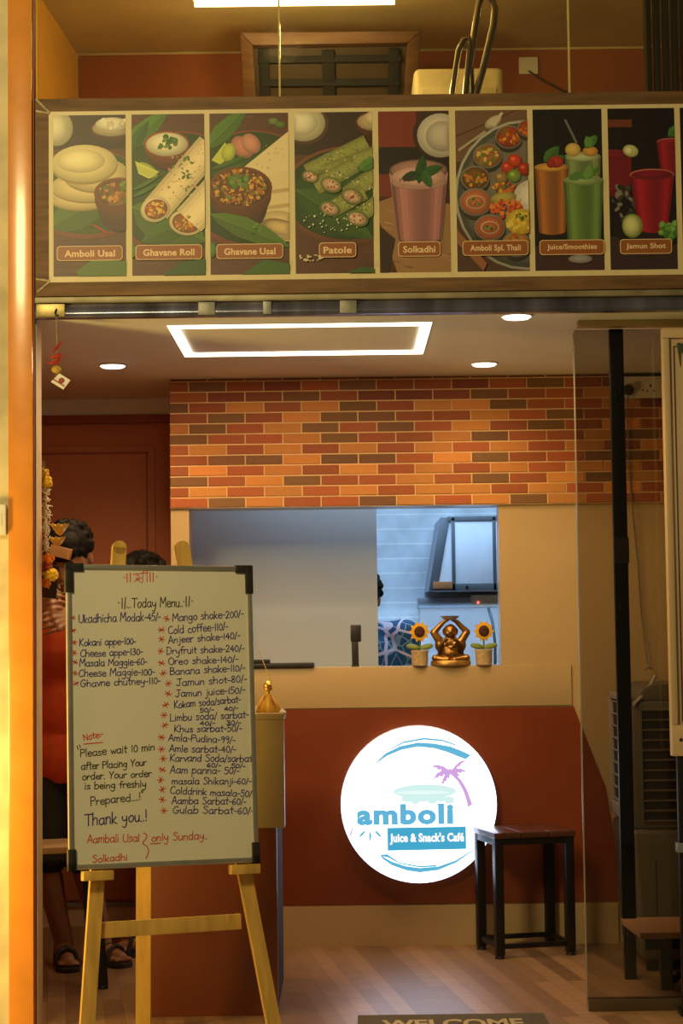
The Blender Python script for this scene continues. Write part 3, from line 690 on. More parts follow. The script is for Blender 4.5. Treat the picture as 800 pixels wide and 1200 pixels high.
# chilli and lemon charm
c0 = P(68, 376, -.037)
ch = thing('chilli_lemon_charm', 'string of red chillies and lemon with paper card under the shutter rail', 'charm', (hx, -.037, P(67, 455, -.037).z))
MB().tube([(hx, -.037, z3+.008), P(66.5, 395, -.037), P(66, 445, -.037)], .0009, 6).build('thread', M['rope'], ch, world=True)
for (a, b, c) in (((61, 415), (66, 408), (72, 400)), ((57, 417), (63, 419), (70, 414)), ((60, 418), (67, 417), (75, 416.5)), ((55, 424), (62, 426), (68, 422)), ((64, 428), (67, 420), (71, 414)), ((63, 424), (66, 426), (70, 421))):
    y = -.037+random.uniform(-.004, .004)
    MB().tube([P(*a, y), P(*b, y-.003), P(*c, y)], [.0016, .0056, .0024], 8).build('chilli', M['red'], ch, world=True)
MB().ell(P(66, 433, -.037), (.0155, .0150, .0125)).build('lemon', M['lemon'], ch, world=True)
cdm = Art(P(61.5, 446.5, -.0375), (P(76, 454.5, -.0375)-P(61.5, 446.5, -.0375))/15, (P(60, 448.5, -.0375)-P(64, 441, -.0375))/-8.5*-1, (0, -1, 0), step=.0002)
a_, b_, c_, d_ = P(59.5, 447.5, -.037), P(74, 456.5, -.037), P(80, 443, -.037), P(69.5, 437.5, -.037)
cb = MB(); cb.prism([(0, 0), (1, 0), (1.1, 1), (.2, 1)], a_, b_-a_, d_-a_-(b_-a_)*.2, (0, .0015, 0)); cb.build('paper_card', M['white'], ch, world=True)
mk = MB(); e_ = V((0, -.0006, 0))
mk.ell(P(72, 446, -.0375), (.010, .0008, .009)); mk.bar(P(62.5, 444.5, -.0376), P(75.5, 452.5, -.0376), .0008, .004); mk.build('card_mark', mat('dark_red_ink', (.30, .04, .02), .6), ch, world=True)

GX = 5
def PG(x, y, Y): return P(x+GX, y, Y)
# garland hanging inside the left jamb
gj = thing('door_garland', 'flower garland with yellow pompoms and gold lotus hanging at left doorpost', 'garland', PG(50, 690, .13))
yg = .13
MB().tube([PG(45, 541, yg-.02), PG(47, 556, yg), PG(50, 600, yg), PG(50, 652, yg), PG(52, 690, yg)], .0018, 6).build('cord', M['rope'], gj, world=True)
MB().tube([PG(44.3, 545, yg-.028), PG(44.3, 540, yg-.028), PG(47.5, 541, yg-.01), PG(48, 556, yg)], .0014, 6).build('hook', M['steel'], gj, world=True)
def pompom(px, py, y, r, m):
    b = MB(); c = PG(px, py, y); b.ell(c, r*.8)
    for i in range(70):
        d = V((random.gauss(0, 1), random.gauss(0, 1), random.gauss(0, 1))).normalized(); b.ell(c+d*r*.78, (r*.25, r*.25, r*.22), n=6, m=5)
    b.build('pompom', m, gj, world=True)
pompom(46, 555, yg, .020, M['yellow']); pompom(50, 565, yg-.01, .021, M['yellow'])
jm = MB()
for i in range(26):
    c = PG(48.5+2.2*math.sin(i*1.9)+(i % 2)*1.5, 572+i*2.9, yg-.006+.006*math.sin(i*2.3)); R = Euler((random.uniform(0, 6), random.uniform(0, 6), random.uniform(0, 6))).to_matrix()
    for k in range(5):
        a = 2*PI*k/5; d = R @ V((math.cos(a), math.sin(a), .3)); jm.cap(c, c+d*.014, .0028, .0012, 6)
jm.build('jasmine_string', M['jasmine'], gj, world=True)
lo = MB()
for (cx, cy, s_, m_) in ((65, 622, 1.0, 0), (62, 636, .9, 0)):
    c = PG(cx, cy+6, yg-.03)
    for k in range(8):
        a = 2*PI*k/8; d = V((math.cos(a)*.75, math.sin(a)*.75, 1)).normalized()
        lo.ell(c+d*.026*s_, (.010*s_, .004, .024*s_), V((0, 0, 1)).rotation_difference(d).to_matrix() @ Matrix.Rotation(a+PI/2, 3, 'Z'), 8, 6)
lo.build('gold_lotus', M['gold'], gj, world=True)
a, b = PG(54, 644, yg-.03), PG(78, 650, yg-.04)
MB().bar(a, b, .02, .035).build('box_pendant', mat('brown_card', (.40, .16, .05), .6), gj, bevel=.002, world=True)
for (px, py, r, m) in ((52, 655, .020, 'marig'), (50, 664, .018, 'red'), (55, 674, .024, 'yellow'), (49, 683, .017, 'marig')): pompom(px, py, yg, r, M[m])

# switch box on the outer wall
sb = thing('switch_box', 'pale square box fixed on exterior wall left of orange post', 'switch box', P(1, 609, -.03))
c0, c1 = P(-9, 627, -.045), P(7, 591, -.045)
MB().box((c0.x, -.045, c0.z), (min(c1.x, xp0-.003), -.0205, c1.z)).build('case', M['white'], sb, bevel=.004, world=True)
MB().box((c0.x+.01, -.047, c0.z+.03), (c0.x+.03, -.0445, c1.z-.03)).build('rocker', M['white'], sb, bevel=.001, world=True)

# upstairs: tilted wooden framed window grille, chairs, table, socket, slats, tube light
fw = thing('wooden_grille', 'brown wooden framed window grille upstairs with dark crossing bars', 'window grille', P(386, 112, 1.5))
ya, yb2 = 1.42, 1.55
def fp(px, py): return P(px, py, ya+(yb2-ya)*(py-45)/85)
cor = [P(281, 38, ya), P(494, 36, ya), P(487, 130, yb2), P(286, 130, yb2)]
inn = [P(296, 53, ya), P(477, 50, ya), P(472, 130, yb2), P(301, 130, yb2)]
fm = MB()
for a, b, c, d in ((cor[0], cor[1], inn[1], inn[0]), (cor[1], cor[2], inn[2], inn[1]), (cor[3], cor[0], inn[0], inn[3])):
    n_ = V((0, .06, 0)); fm.add([a, b, c, d, a+n_, b+n_, c+n_, d+n_], [(0, 1, 2, 3), (7, 6, 5, 4), (0, 4, 5, 1), (1, 5, 6, 2), (2, 6, 7, 3), (3, 7, 4, 0)])
fm.build('frame', M['brownwood'], fw, bevel=.006, world=True)
MB().add([inn[0]+V((0, .05, 0)), inn[1]+V((0, .05, 0)), inn[2]+V((0, .05, 0)), inn[3]+V((0, .05, 0))], [(0, 1, 2, 3)]).build('panel', mat('dark_brown_panel', (.05, .03, .012), .5), fw, world=True)
gb = MB()
for a, b, t in (((384, 56), (386, 128), .05), ((302, 68), (470, 66), .028), ((306, 95), (468, 94), .03), ((308, 54), (312, 128), .04), ((462, 54), (460, 128), .04)):
    gb.bar(fp(*a)+V((0, .03, 0)), fp(*b)+V((0, .03, 0)), t if a[0] == b[0] or abs(a[0]-b[0]) < 8 else .02, .02 if abs(a[0]-b[0]) < 8 else t)
gb.build('grille_bars', mat('soot_black', (.004, .004, .003), .8), fw, bevel=.002, world=True)
zmf = CEIL+.12
def rod(mb, pts, Y, r): mb.tube([P(a, b, Y) for a, b in pts], r, 10)
mc = thing('metal_chair', 'chrome tube chair frames upright upstairs behind the glass', 'chair', (P(550, 100, .6).x, .6, zmf))
t_ = MB(); rod(t_, [(524, 145), (531, 100), (537, 60), (543, 47), (549, 44), (551, 52), (548, 80), (541, 145)], .58, .011); t_.build('front_loop', M['chrome'], mc, world=True)
t_ = MB(); rod(t_, [(540, 145), (551, 70), (561, 5), (566, -12), (573, -8), (580, 10), (578, 30), (566, 80), (557, 112), (552, 114), (551, 80)], .64, .013); t_.build('back_loop', M['chrome'], mc, world=True)
t_ = MB()
for k in (-1, 1): x = P(550, 100, .6).x+k*.05; t_.tube([(x, .56, zmf+.011), (x, .68, zmf+.011)], .011); t_.tube([(x, .6, zmf+.011), (x, .6, P(550, 130, .6).z)], .009)
t_.tube([(P(550, 100, .6).x-.05, .6, P(550, 135, .6).z), (P(550, 100, .6).x+.05, .6, P(550, 135, .6).z)], .009)
t_.build('leg_frame', M['chrome'], mc, world=True)
wt = thing('white_cabinet', 'white rounded low cabinet upstairs behind the chrome chair', 'cabinet', (P(537, 100, 1.2).x, 1.2, zmf))
a, b = P(485, 112, 1.2), P(590, 78, 1.2)
MB().box((a.x, 1.2, zmf), (b.x, 1.5, b.z)).build('body', mat('cream_plastic', (.70, .60, .36), .5), wt, bevel=.03, world=True, seg=4)
MB().box((a.x+.03, 1.192, zmf+.05), (b.x-.03, 1.2005, P(500, 103, 1.2).z)).build('door', mat('cream_plastic', (.70, .60, .36), .5), wt, bevel=.004, world=True)
so = thing('wall_socket', 'square socket plate on orange upstairs wall with trailing wire', 'socket', (P(619, 77, ym).x, ym-.012, P(619, 77, ym).z))
a, b = P(608, 87, ym-.02), P(630, 67, ym-.02)
MB().box((a.x, ym-.024, a.z), (b.x, ym-.0125, b.z)).build('plate', M['white'], so, bevel=.003, world=True)
MB().tube([P(619, 83, ym-.03), P(635, 94, ym-.03), P(660, 107, ym-.03), P(676, 112, ym-.03)], .004, 6).build('wire', M['blackp'], so, world=True)
sl = thing('folded_shutter', 'tall dark folded metal slats standing upstairs at right', 'shutter', (P(780, 100, .5).x, .5, zmf))
for k in range(6):
    x = P(758+k*10.5, 60, .5).x
    MB().box((x-.010, .46, zmf), (x+.010, .52, 3.52)).build('slat', mat('olive_black', (.035, .03, .016), .4, .4), sl, bevel=.004, world=True)
tb = thing('tube_light', 'bright tube light on the upstairs ceiling at top of view', 'lamp', (P(345, 2, 1.0).x, 1.0, zc))
zz = zc-.03
t0 = PZ(228, 0, zz); t1 = PZ(462, -2.5, zz)
tb.location = ((t0.x+t1.x)/2, t0.y, zc)
MB().box((t0.x-.01, t0.y-.02, zc-.03), (t1.x+.01, t0.y+.03, zc-.0005)).build('housing', M['white'], tb, bevel=.004, world=True)
MB().tube([(t0.x, t0.y, zz-.014), (t1.x, t0.y, zz-.014)], .014, 12).build('tube', M['tube'], tb, world=True)

# ================================================================ CEILING LIGHTS
lp = thing('light_frame', 'rectangular white light strip set in the ceiling', 'ceiling light', (-.13, .54, CEIL))
o4 = [PZ(*p, CEIL-.006) for p in ((199, 381), (509.5, 379.5), (491.5, 415.5), (213, 418))]
X0, X1 = (o4[0].x+o4[3].x)/2, (o4[1].x+o4[2].x)/2; Y0, Y1 = (o4[0].y+o4[1].y)/2, (o4[2].y+o4[3].y)/2; W_ = .032; wy = .060
f_ = MB(); zc0 = CEIL-.006
for a, b in (((X0, Y0, zc0), (X1, Y0+wy, CEIL-.0005)), ((X0, Y1-wy, zc0), (X1, Y1, CEIL-.0005)), ((X0, Y0+wy, zc0), (X0+W_, Y1-wy, CEIL-.0005)), ((X1-W_, Y0+wy, zc0), (X1, Y1-wy, CEIL-.0005))): f_.box(a, b)
f_.build('diffuser', M['ledstrip'], lp, world=True)
f_ = MB()
for a, b in (((X0-.004, Y0-.004, CEIL-.004), (X1+.004, Y0-.0002, CEIL-.0005)), ((X0-.004, Y1+.0002, CEIL-.004), (X1+.004, Y1+.004, CEIL-.0005)), ((X0-.004, Y0, CEIL-.004), (X0-.0002, Y1, CEIL-.0005)), ((X1+.0002, Y0, CEIL-.004), (X1+.004, Y1, CEIL-.0005))): f_.box(a, b)
f_.build('profile', M['white'], lp, world=True)
dlab = ['round ceiling downlight in the left bay', 'round ceiling downlight close to the brick wall', 'round ceiling downlight behind shutter rail']
dn = None
for i, p in enumerate(DL):
    q = PZ(p[0], p[1], CEIL); q.z = CEIL
    if dn is None:
        dn = thing('downlight', dlab[i], 'ceiling light', q, group='round downlights in the ceiling')
        MB().lathe([(.054, -.0005), (.054, -.004), (.048, -.007), (.046, -.0005)], n=32).build('rim', M['white'], dn)
        MB().lathe([(.045, -.001), (.045, -.009), (.040, -.0125), (.02, -.014), (.001, -.0142)], n=32).build('lens', M['led'], dn)
    else: dup(dn, q, label=dlab[i])

# ================================================================ COUNTER WALL THINGS
zl0, zl1 = P(500, 829, YW-.05).z, P(500, 783, YW-.05).z
xl1 = P(671, 800, YW-.05).x
cl = thing('counter_ledge', 'beige laminate serving ledge along the bottom of kitchen opening', 'counter', (.1, YW, zl0))
MB().box((xa+.02, YW-.0075, zl0), (xl1, YW-.0005, zs-.001)).build('apron', M['lam'], cl, bevel=.0015, world=True)
MB().box((xo0+.001, YW-.0004, zs-.011), (xb-.001, YW+.16, zs)).build('sill', M['lam'], cl, bevel=.001, world=True)
# round backlit sign
sc_c = P(490.5, 942.5, YW-.06); rs = 91.5*(sc_c.x-P(480.5, 942.5, YW-.06).x)/10
sg = thing('round_sign', 'round backlit cafe sign glowing white on the orange panel', 'sign', (sc_c.x, YW-.0065, sc_c.z))
zf = YW-.066
b_ = MB(); b_.lathe([(rs, 0), (rs, .0585)], (sc_c.x, YW-.065, sc_c.z), 72, (0, 1, 0)); b_.build('casing', mat('sign_rim', (.75, .75, .8), .4, emit=.35), sg, bevel=.002, world=True)
u = rs/91.5
A = Art((sc_c.x, zf, sc_c.z), (u, 0, 0), (0, 0, -u), (0, -1, 0), step=.00015)
E4 = lambda x, y: ((x-400)/4.21, (y-408)/4.21)
A.mb.col = None
def epoly(pts, c): A.poly([E4(*p) for p in pts], c)
n = 72
disc = [(91*math.cos(2*PI*i/n), 91*math.sin(2*PI*i/n)) for i in range(n)]
A.k = 1; A.mb.add([A.pt(*p) for p in disc], [tuple(range(n))[::-1]], (2.5, 2.7, 3.5))
TQ = (84, 178, 214)
def eb(a, b, c=TQ): A.strip([E4(*p) for p in a], [E4(*p) for p in b], c)
eb([(190, 200), (240, 155), (310, 122), (400, 104), (480, 110), (560, 126), (620, 150), (660, 170)], [(190, 206), (248, 168), (318, 140), (400, 125), (480, 134), (545, 154), (595, 175), (635, 190)])
eb([(250, 138), (330, 98), (430, 81), (520, 91), (585, 115)], [(250, 143), (330, 107), (430, 91), (520, 100), (585, 122)])
eb([(206, 652), (240, 648), (300, 690), (400, 708), (482, 704)], [(206, 656), (250, 668), (300, 696), (400, 716), (482, 712)])
eb([(206, 652), (260, 684), (330, 708), (400, 718), (490, 712), (580, 682), (672, 626)], [(218, 672), (264, 704), (336, 730), (400, 740), (490, 730), (580, 694), (672, 631)])
MINT = (206, 240, 238)
A.ell(*E4(430, 345), 37, 8.5, MINT)
for k in range(6): A.ell(*E4(340+k*42, 378+(k % 2)*10), 6, 4.5, MINT)
A.ell(*E4(420, 350), 32, 2.2, (226, 248, 246))
PUR = (206, 160, 226)
eb([(566, 268), (596, 300), (620, 345), (634, 390), (642, 425)], [(582, 262), (612, 292), (640, 340), (654, 382), (664, 412)], PUR)
c_ = (556, 250)
for tx, ty, bx, by in ((470, 222, 505, 210), (474, 290, 492, 240), (520, 318, 520, 270), (562, 328, 548, 285), (566, 164, 545, 200), (632, 196, 596, 196), (634, 246, 600, 230), (606, 268, 585, 255), (512, 306, 530, 280)):
    up, dw = [], []
    for i in range(9):
        t = i/8; x = (1-t)**2*c_[0]+2*t*(1-t)*bx+t*t*tx; y = (1-t)**2*c_[1]+2*t*(1-t)*by+t*t*ty
        dx = 2*(1-t)*(bx-c_[0])+2*t*(tx-bx); dy = 2*(1-t)*(by-c_[1])+2*t*(ty-by); L = math.hypot(dx, dy) or 1
        wd = (5+24*math.sin(PI*min(1, .08+t*.92)))*(1 if i % 2 else .62)*(1-t*.35)
        up.append((x-dy/L*wd*.3, y-abs(dx/L)*wd*.3)); dw.append((x+dy/L*wd, y-dx/L*wd)) if False else dw.append((x, y+wd))
    eb(up, dw, PUR)
A.ell(*E4(*c_), 4, 3.2, PUR)
A.text('amboli', *E4(93, 404), *E4(570, 507), (84, 176, 216), .04, spacing=1.12, fat=.42)
for a, b in (((102, 565), (138, 530)), ((158, 535), (158, 588)), ((180, 530), (215, 568))):
    x0, y0 = E4(*a); x1, y1 = E4(*b); A.leaf(x0, y0, x1, y1, 1.5, TQ)
A.poly([E4(55, 555), E4(72, 512), E4(76, 516), E4(64, 558)], PUR)
A.poly([E4(243, 520), E4(630, 518), E4(630, 628), E4(243, 632)], (44, 164, 204))
A.text("Juice & Snack's Café", *E4(254, 546), *E4(620, 604), (250, 253, 255), .02, spacing=1.04, fat=.35)
A.build('sign_face', M['signm'], sg, world=True)

# statue, sunflowers and items on the ledge
ys = YW+.015
sq = P(528, 780, ys)
st = thing('buddha_statue', 'bronze sitting laughing buddha holding a bowl overhead on the ledge', 'statue', (sq.x, ys, zs))
k_ = (P(538, 760, ys).x-P(528, 760, ys).x)/10          # metres per photo pixel here
def s_(x, y, d=0): return V((x*k_, d*k_, (80-y)*k_))     # local: pixels from the base centre, y counted as in 700..780
b = MB(); b.lathe([(22*k_, 0), (23.5*k_, 1*k_), (23.5*k_, 5*k_), (22*k_, 6.2*k_), (.001, 6.4*k_)], n=32)
for v in b.v: v.y *= .62
b.build('base', mat('light_bronze', (.46, .26, .07), .35, .7, var=.25, scale=30), st)
b = MB()
b.ell(s_(0, 64), (12.5*k_, 10*k_, 11*k_)); b.ell(s_(0, 66, -3), (11*k_, 9*k_, 9*k_)); b.ell(s_(0, 54), (13*k_, 7.5*k_, 8.5*k_)); b.ell(s_(-5.5, 55, -5), (5*k_, 3*k_, 4*k_)); b.ell(s_(5.5, 55, -5), (5*k_, 3*k_, 4*k_))
b.cap(s_(0, 50), s_(0, 44), 5*k_, 5*k_); b.ell(s_(0, 40), (8.2*k_, 8*k_, 8.8*k_)); b.ell(s_(0, 43.5, -3), (6.2*k_, 5*k_, 4.2*k_))
b.ell(s_(0, 40.5, -7.6), (1.6*k_, 1.6*k_, 1.8*k_)); b.ell(s_(-7.6, 40), (1.7*k_, 2*k_, 4.2*k_)); b.ell(s_(7.6, 40), (1.7*k_, 2*k_, 4.2*k_)); b.ell(s_(-3.4, 42.5, -6), (2.2*k_, 2*k_, 2*k_)); b.ell(s_(3.4, 42.5, -6), (2.2*k_, 2*k_, 2*k_))
for sgn in (-1, 1):
    b.cap(s_(12*sgn, 52), s_(19.5*sgn, 41), 5.4*k_, 4.2*k_); b.cap(s_(19.5*sgn, 41), s_(8*sgn, 29), 4.0*k_, 2.7*k_); b.ell(s_(12.5*sgn, 56), (6*k_, 6*k_, 8*k_)); b.ell(s_(6.5*sgn, 28), (3.4*k_, 2.6*k_, 2*k_))
    for j in range(4): b.cap(s_((6-j*1.4)*sgn, 28, -2), s_((4.5-j*1.4)*sgn, 26, -3.4), .75*k_, .6*k_, 8)
    b.cap(s_(6*sgn, 71), s_(18*sgn, 71, -5), 5.5*k_, 4.6*k_); b.cap(s_(18*sgn, 71.5, -5), s_(4*sgn, 73, -9), 4.4*k_, 2.8*k_); b.ell(s_(3*sgn, 73.5, -9), (3.6*k_, 2*k_, 1.8*k_))
b.fused('figure', .0028, M['bronze'], st, 3)
b = MB()
for sgn in (-1, 1):
    b.tube([s_(3*sgn, 49, -6.5), s_(9*sgn, 52, -7), s_(13*sgn, 60, -6), s_(13.5*sgn, 68, -5)], [1.2*k_, 2*k_, 2.3*k_, 1.8*k_])
b.build('robe_edge', M['bronzed'], st)
b = MB()
for j in range(15): a = PI*(1+j/14); b.ell(s_(6.5*math.cos(a), 50-9*math.sin(a), -8.6), .85*k_, n=8, m=6)
b.ell(s_(0, 60.5, -10.5), 1.5*k_); b.build('bead_necklace', M['bronzed'], st)
b = MB()
for sgn in (-1, 1): b.ell(s_(2.9*sgn, 39, -6.9), (1.2*k_, .7*k_, .45*k_), n=8, m=6); b.tube([s_(1.3*sgn, 37.4, -7.2), s_(3*sgn, 36.6, -6.9), s_(4.6*sgn, 37.6, -6)], .4*k_, 6)
b.tube([s_(-3, 44.5, -7.6), s_(0, 45.8, -8.2), s_(3, 44.5, -7.6)], .55*k_, 6); b.build('face_marks', M['bronzed'], st)
MB().lathe([(3*k_, 0), (7*k_, 1.5*k_), (11*k_, 5.2*k_), (10*k_, 5.2*k_), (6*k_, 3.4*k_), (.001, 3*k_)], s_(0, 27), 28, fold=lambda a, j: .06*math.cos(8*a)).build('bowl', mat('pewter', (.50, .44, .36), .45, .3), st)

def sunflower(px, label):
    q = P(px, 781, ys-.02); sf = thing('sunflower_pot', label, 'artificial flower', (q.x, ys-.012, zs), group='sunflower pots on the kitchen ledge')
    b = MB(); b.lathe([(8.6*k_, 0), (9.4*k_, .8*k_), (9.8*k_, 9*k_), (9.6*k_, 15*k_), (10.4*k_, 17*k_), (10*k_, 18.5*k_), (8.4*k_, 18.2*k_), (.001, 16*k_)], n=28, fold=lambda a, j: .035*math.cos(11*a) if j in (4, 5) else 0); b.build('pot', M['burlap'], sf)
    MB().tube([(0, 0, 16*k_), (.5*k_, 1*k_, 26*k_), (0, 0, 34*k_)], 1*k_, 8).build('stem', M['green'], sf)
    for sgn in (-1, 1):
        c = V((sgn*8*k_, -2*k_, 22.5*k_)); R = Matrix.Rotation(sgn*-.25, 3, 'Y'); MB().ell(c, (8.2*k_, 4*k_, 2.6*k_), Matrix.Rotation(sgn*-.20, 3, 'Y') @ Matrix.Rotation(.9, 3, 'X')).build('leaf', M['green'], sf)
    fc = V((0, -3*k_, 40*k_)); pt = MB()
    for ring, (nn, rr, off) in enumerate(((10, 9.2, 0), (10, 8.0, .314))):
        for i in range(nn):
            a = 2*PI*i/nn+off; d = V((math.cos(a), 0, math.sin(a)))
            pr = [(0, .5), (.35, 1), (.55, 1), (.8, .5), (1, 0)]; side = V((-math.sin(a), 0, math.cos(a))); L = (8.4 if ring == 0 else 6.2)*k_; w0 = 2.3*k_; o0 = fc+d*4.2*k_*(1 if ring == 0 else .95)
            up = [o0+d*L*t+side*w0*h+V((0, -(.9 if ring else .2)*k_-(t*(1-t))*2*k_, 0)) for t, h in pr]; dn_ = [o0+d*L*t-side*w0*h+V((0, -(.9 if ring else .2)*k_-(t*(1-t))*2*k_, 0)) for t, h in pr[1:-1]][::-1]
            pg = up+dn_; bk_ = [p+V((0, .6*k_, 0)) for p in pg]; n_ = len(pg)
            pt.add(pg+bk_, [tuple(range(n_)), tuple(range(n_, 2*n_))[::-1]]+[(i2, n_+i2, n_+(i2+1) % n_, (i2+1) % n_) for i2 in range(n_)])
    pt.build('petals', M['sunpet'], sf)
    MB().ell(fc+V((0, -1.2*k_, 0)), (6.4*k_, 2.4*k_, 6.6*k_)).build('flower_centre', M['suncen'], sf)
    return sf
sf1 = sunflower(492, 'sunflower in burlap pot left of the bronze statue')
q = P(567, 781, ys-.02)
sf2 = dup(sf1, (q.x, sf1.location.y, zs), rz=.1, label='sunflower in burlap pot right of the bronze statue')

tr = thing('laptop', 'closed thin black laptop-like slab on the ledge beside the menu board', 'tray', P(332, 781, YW+.03))
tr.location.z = zs
a, b = P(270, 778, YW+.02), P(368, 778, YW+.02)
tr.name = 'black_tray'; tr['label'] = 'flat black tray on the ledge right of the menu board'
MB().box((a.x, YW-.02, zs), (b.x, YW+.12, zs+.018)).build('tray_body', M['blackp'], tr, bevel=.004, world=True)
MB().box((a.x, YW+.0, zs+.018), (P(316, 772, YW+.02).x, YW+.09, zs+.033)).build('lid_box', M['blackp'], tr, bevel=.003, world=True)
a = P(417, 782, YW+.05)
ho = thing('card_stand', 'upright black stand with square head on ledge before grey partition', 'stand', (a.x, YW+.05, zs))
e = (P(427, 760, YW+.05).x-P(417, 760, YW+.05).x)/10
MB().box((-5.5*e, -.02, 0), (4*e, .03, .006)).build('foot', M['blackp'], ho, bevel=.002)
MB().bar((-.5*e, .0, .005), (-1*e, 0, 30*e), 8*e, .018, up=(0, 1, 0)).build('post', M['blackp'], ho, bevel=.002)
MB().box((-6*e, -.012, 29*e), (6.5*e, .012, 49*e)).build('head', M['blackp'], ho, bevel=.005)

# kitchen wall cabinet beyond
yc = 2.75
kc = thing('kitchen_cabinet', 'grey aluminium wall cabinet with pale doors hanging in the kitchen', 'cabinet', (P(550, 690, yc).x, yc, P(550, 690, yc).z))
T = lambda x, y, yy=yc: P(x, y, yy)
zt_, zb_ = T(550, 606).z, T(550, 692).z; xr_ = T(640, 650).x
a0, a1, a2, a3 = T(516, 606), T(502, 692), T(640, 606), T(640, 692)
b = MB(); b.prism([(a1.x, zb_), (xr_, zb_), (xr_, zt_), (a0.x, zt_)], (0, yc+.02, 0), (1, 0, 0), (0, 0, 1), (0, yk-yc-.03, 0)); b.build('carcass', M['alu'], kc, world=True)
fr = MB()
fr.prism([(T(502, 692).x, zb_), (T(512, 692).x, zb_), (T(527, 606).x, zt_), (T(516, 606).x, zt_)], (0, yc-.01, 0), (1, 0, 0), (0, 0, 1), (0, .03, 0))
fr.box((T(512, 692).x, yc-.012, zb_), (xr_, yc+.02, T(540, 684).z)); fr.box((T(524, 608).x, yc-.012, T(540, 611).z), (xr_, yc+.02, zt_+.004))
for x in (531, 579): fr.box((T(x, 650).x-.008, yc-.012, zb_), (T(x, 650).x+.008, yc+.02, zt_))
fr.build('frame', mat('dark_aluminium', (.13, .16, .20), .4, .5), kc, bevel=.002, world=True)
pal = mat('frosted_panel', (.66, .74, .86), .3, var=.12, scale=5)
MB().prism([(T(508, 684).x, T(540, 684).z), (T(530, 684).x, T(540, 684).z), (T(530, 611).x, T(540, 611).z), (T(522, 611).x, T(540, 611).z)], (0, yc-.004, 0), (1, 0, 0), (0, 0, 1), (0, .02, 0)).build('side_door', pal, kc, world=True)
d_ = MB().box((T(532.5, 650).x, yc-.008, T(540, 684).z), (T(577.5, 650).x, yc+.01, T(540, 611).z)).build('door', pal, kc, bevel=.002, world=True)
MB().box((T(580.5, 650).x, yc-.008, T(540, 684).z), (xr_-.01, yc+.01, T(540, 611).z)).build('door', pal, kc, bevel=.002, world=True)
MB().tube([T(547, 690, yc-.02), T(547, 686, yc-.03)], .006).build('knob', M['blackp'], d_, world=True)
bxx = MB().box((T(507, 690, yc-.012).x, yc-.05, T(515, 690).z), (T(530, 690, yc-.03).x, yc-.0125, T(515, 682).z)); o = bxx.build('brown_box', mat('brown_card', (.30, .11, .05), .6), kc, bevel=.002, world=True); o['label'] = 'small brown box at cabinet foot'
# kitchen back ledge and splashback
b = MB().box((P(490, 700, 3.1).x, 3.08, P(540, 712, 3.1).z), (XR-.1, yk-.001, P(540, 700, 3.1).z)); o = b.build('kitchen_shelf', M['alu'], bevel=.003); tag(o, 'narrow grey shelf under the kitchen wall cabinet', 'shelf')
b = MB().box((P(492, 720, 3.22).x, yk-.02, 0), (XR-.1, yk-.0005, P(540, 712, 3.22).z)); o = b.struct('trim_9', mat('splashback', (.74, .80, .88), .25, var=.03))
o = MB().tube([P(572, 712, 3.05), P(577, 730, 3.05), P(580, 755, 3.05), P(580, 800, 3.05)], .007, 8).build('kitchen_cable', mat('dark_cable', (.05, .08, .10), .5)); tag(o, 'dark cable hanging down kitchen wall right of the statue', 'cable')
sw = thing('kitchen_switchboard', 'switch plate with tiny red lamp under kitchen cabinet', 'switch plate', P(566, 702, 3.06))
a, b = P(552, 711, 3.07), P(584, 697, 3.07)
MB().box((a.x, 3.062, a.z), (b.x, 3.0795, b.z)).build('plate', M['white'], sw, bevel=.002, world=True)
MB().ell(P(560, 706, 3.06), .006).build('pilot_lamp', emit_mat('red_pilot', (1, .12, .1), 2), sw, world=True)

# ================================================================ RECEPTION CABINET at left, with figurine and incense
yf, yr = .18, .84
xc0, xc1 = PZ(178, 1190, 0).x, PZ(326, 1190, 0).x
zc1 = P(315, 836, yf).z; zc2 = P(315, 970, yf).z
xcb = P(331.5, 1060, yr).x
rc = thing('reception_cabinet', 'orange cabinet with beige upper front standing behind the menu easel', 'cabinet', ((xc0+xc1)/2, yf, 0))
MB().box((xc0, yf, 0), (xc1, yf+.05, zc2)).build('front_panel', mat('shaded_orange_laminate', (.135, .030, .009), .4, var=.12, scale=5), rc, bevel=.002, world=True)  # orange laminate darkened in colour for the shade behind the board
MB().prism([(xc0, yf+.0502), (xc1-.004, yf+.0502), (xcb, yr), (xc0, yr)], (0, 0, .0), (1, 0, 0), (0, 1, 0), (0, 0, zc1-.03)).build('body', mat('shade_black', (.003, .003, .003), .9), rc, world=True)  # black colour stands in for deep shade on the right side
MB().box((xc0, yf-.012, zc2), (P(333, 900, yf).x, yf+.0495, zc1-.02)).build('upper_front', M['apron'], rc, bevel=.003, world=True)
MB().box((xc0-.01, yf-.016, zc1-.02), (P(333.5, 900, yf).x, yf+.20, zc1)).build('top', M['apron'], rc, bevel=.003, world=True)
MB().box((xc0, yf+.0502, zc1-.0298), (xc1-.03, yr, zc1-.0005)).build('rear_top', M['apron'], rc, world=True)
q = P(314, 835, yf+.09)
fg = thing('deity_figurine', 'small brass figurine draped in yellow cloth on the orange cabinet', 'figurine', (q.x, yf+.09, zc1))
e = (P(324, 815, yf+.09).x-P(314, 815, yf+.09).x)/10
MB().lathe([(13*e, 0), (13.5*e, 2*e), (11*e, 10*e), (8*e, 16*e), (5*e, 20*e), (3*e, 22*e), (.001, 22*e)], n=48, fold=lambda a, j: .10*math.cos(9*a)*(1 if j < 4 else .4)).build('cloth_robe', M['cloth'], fg)
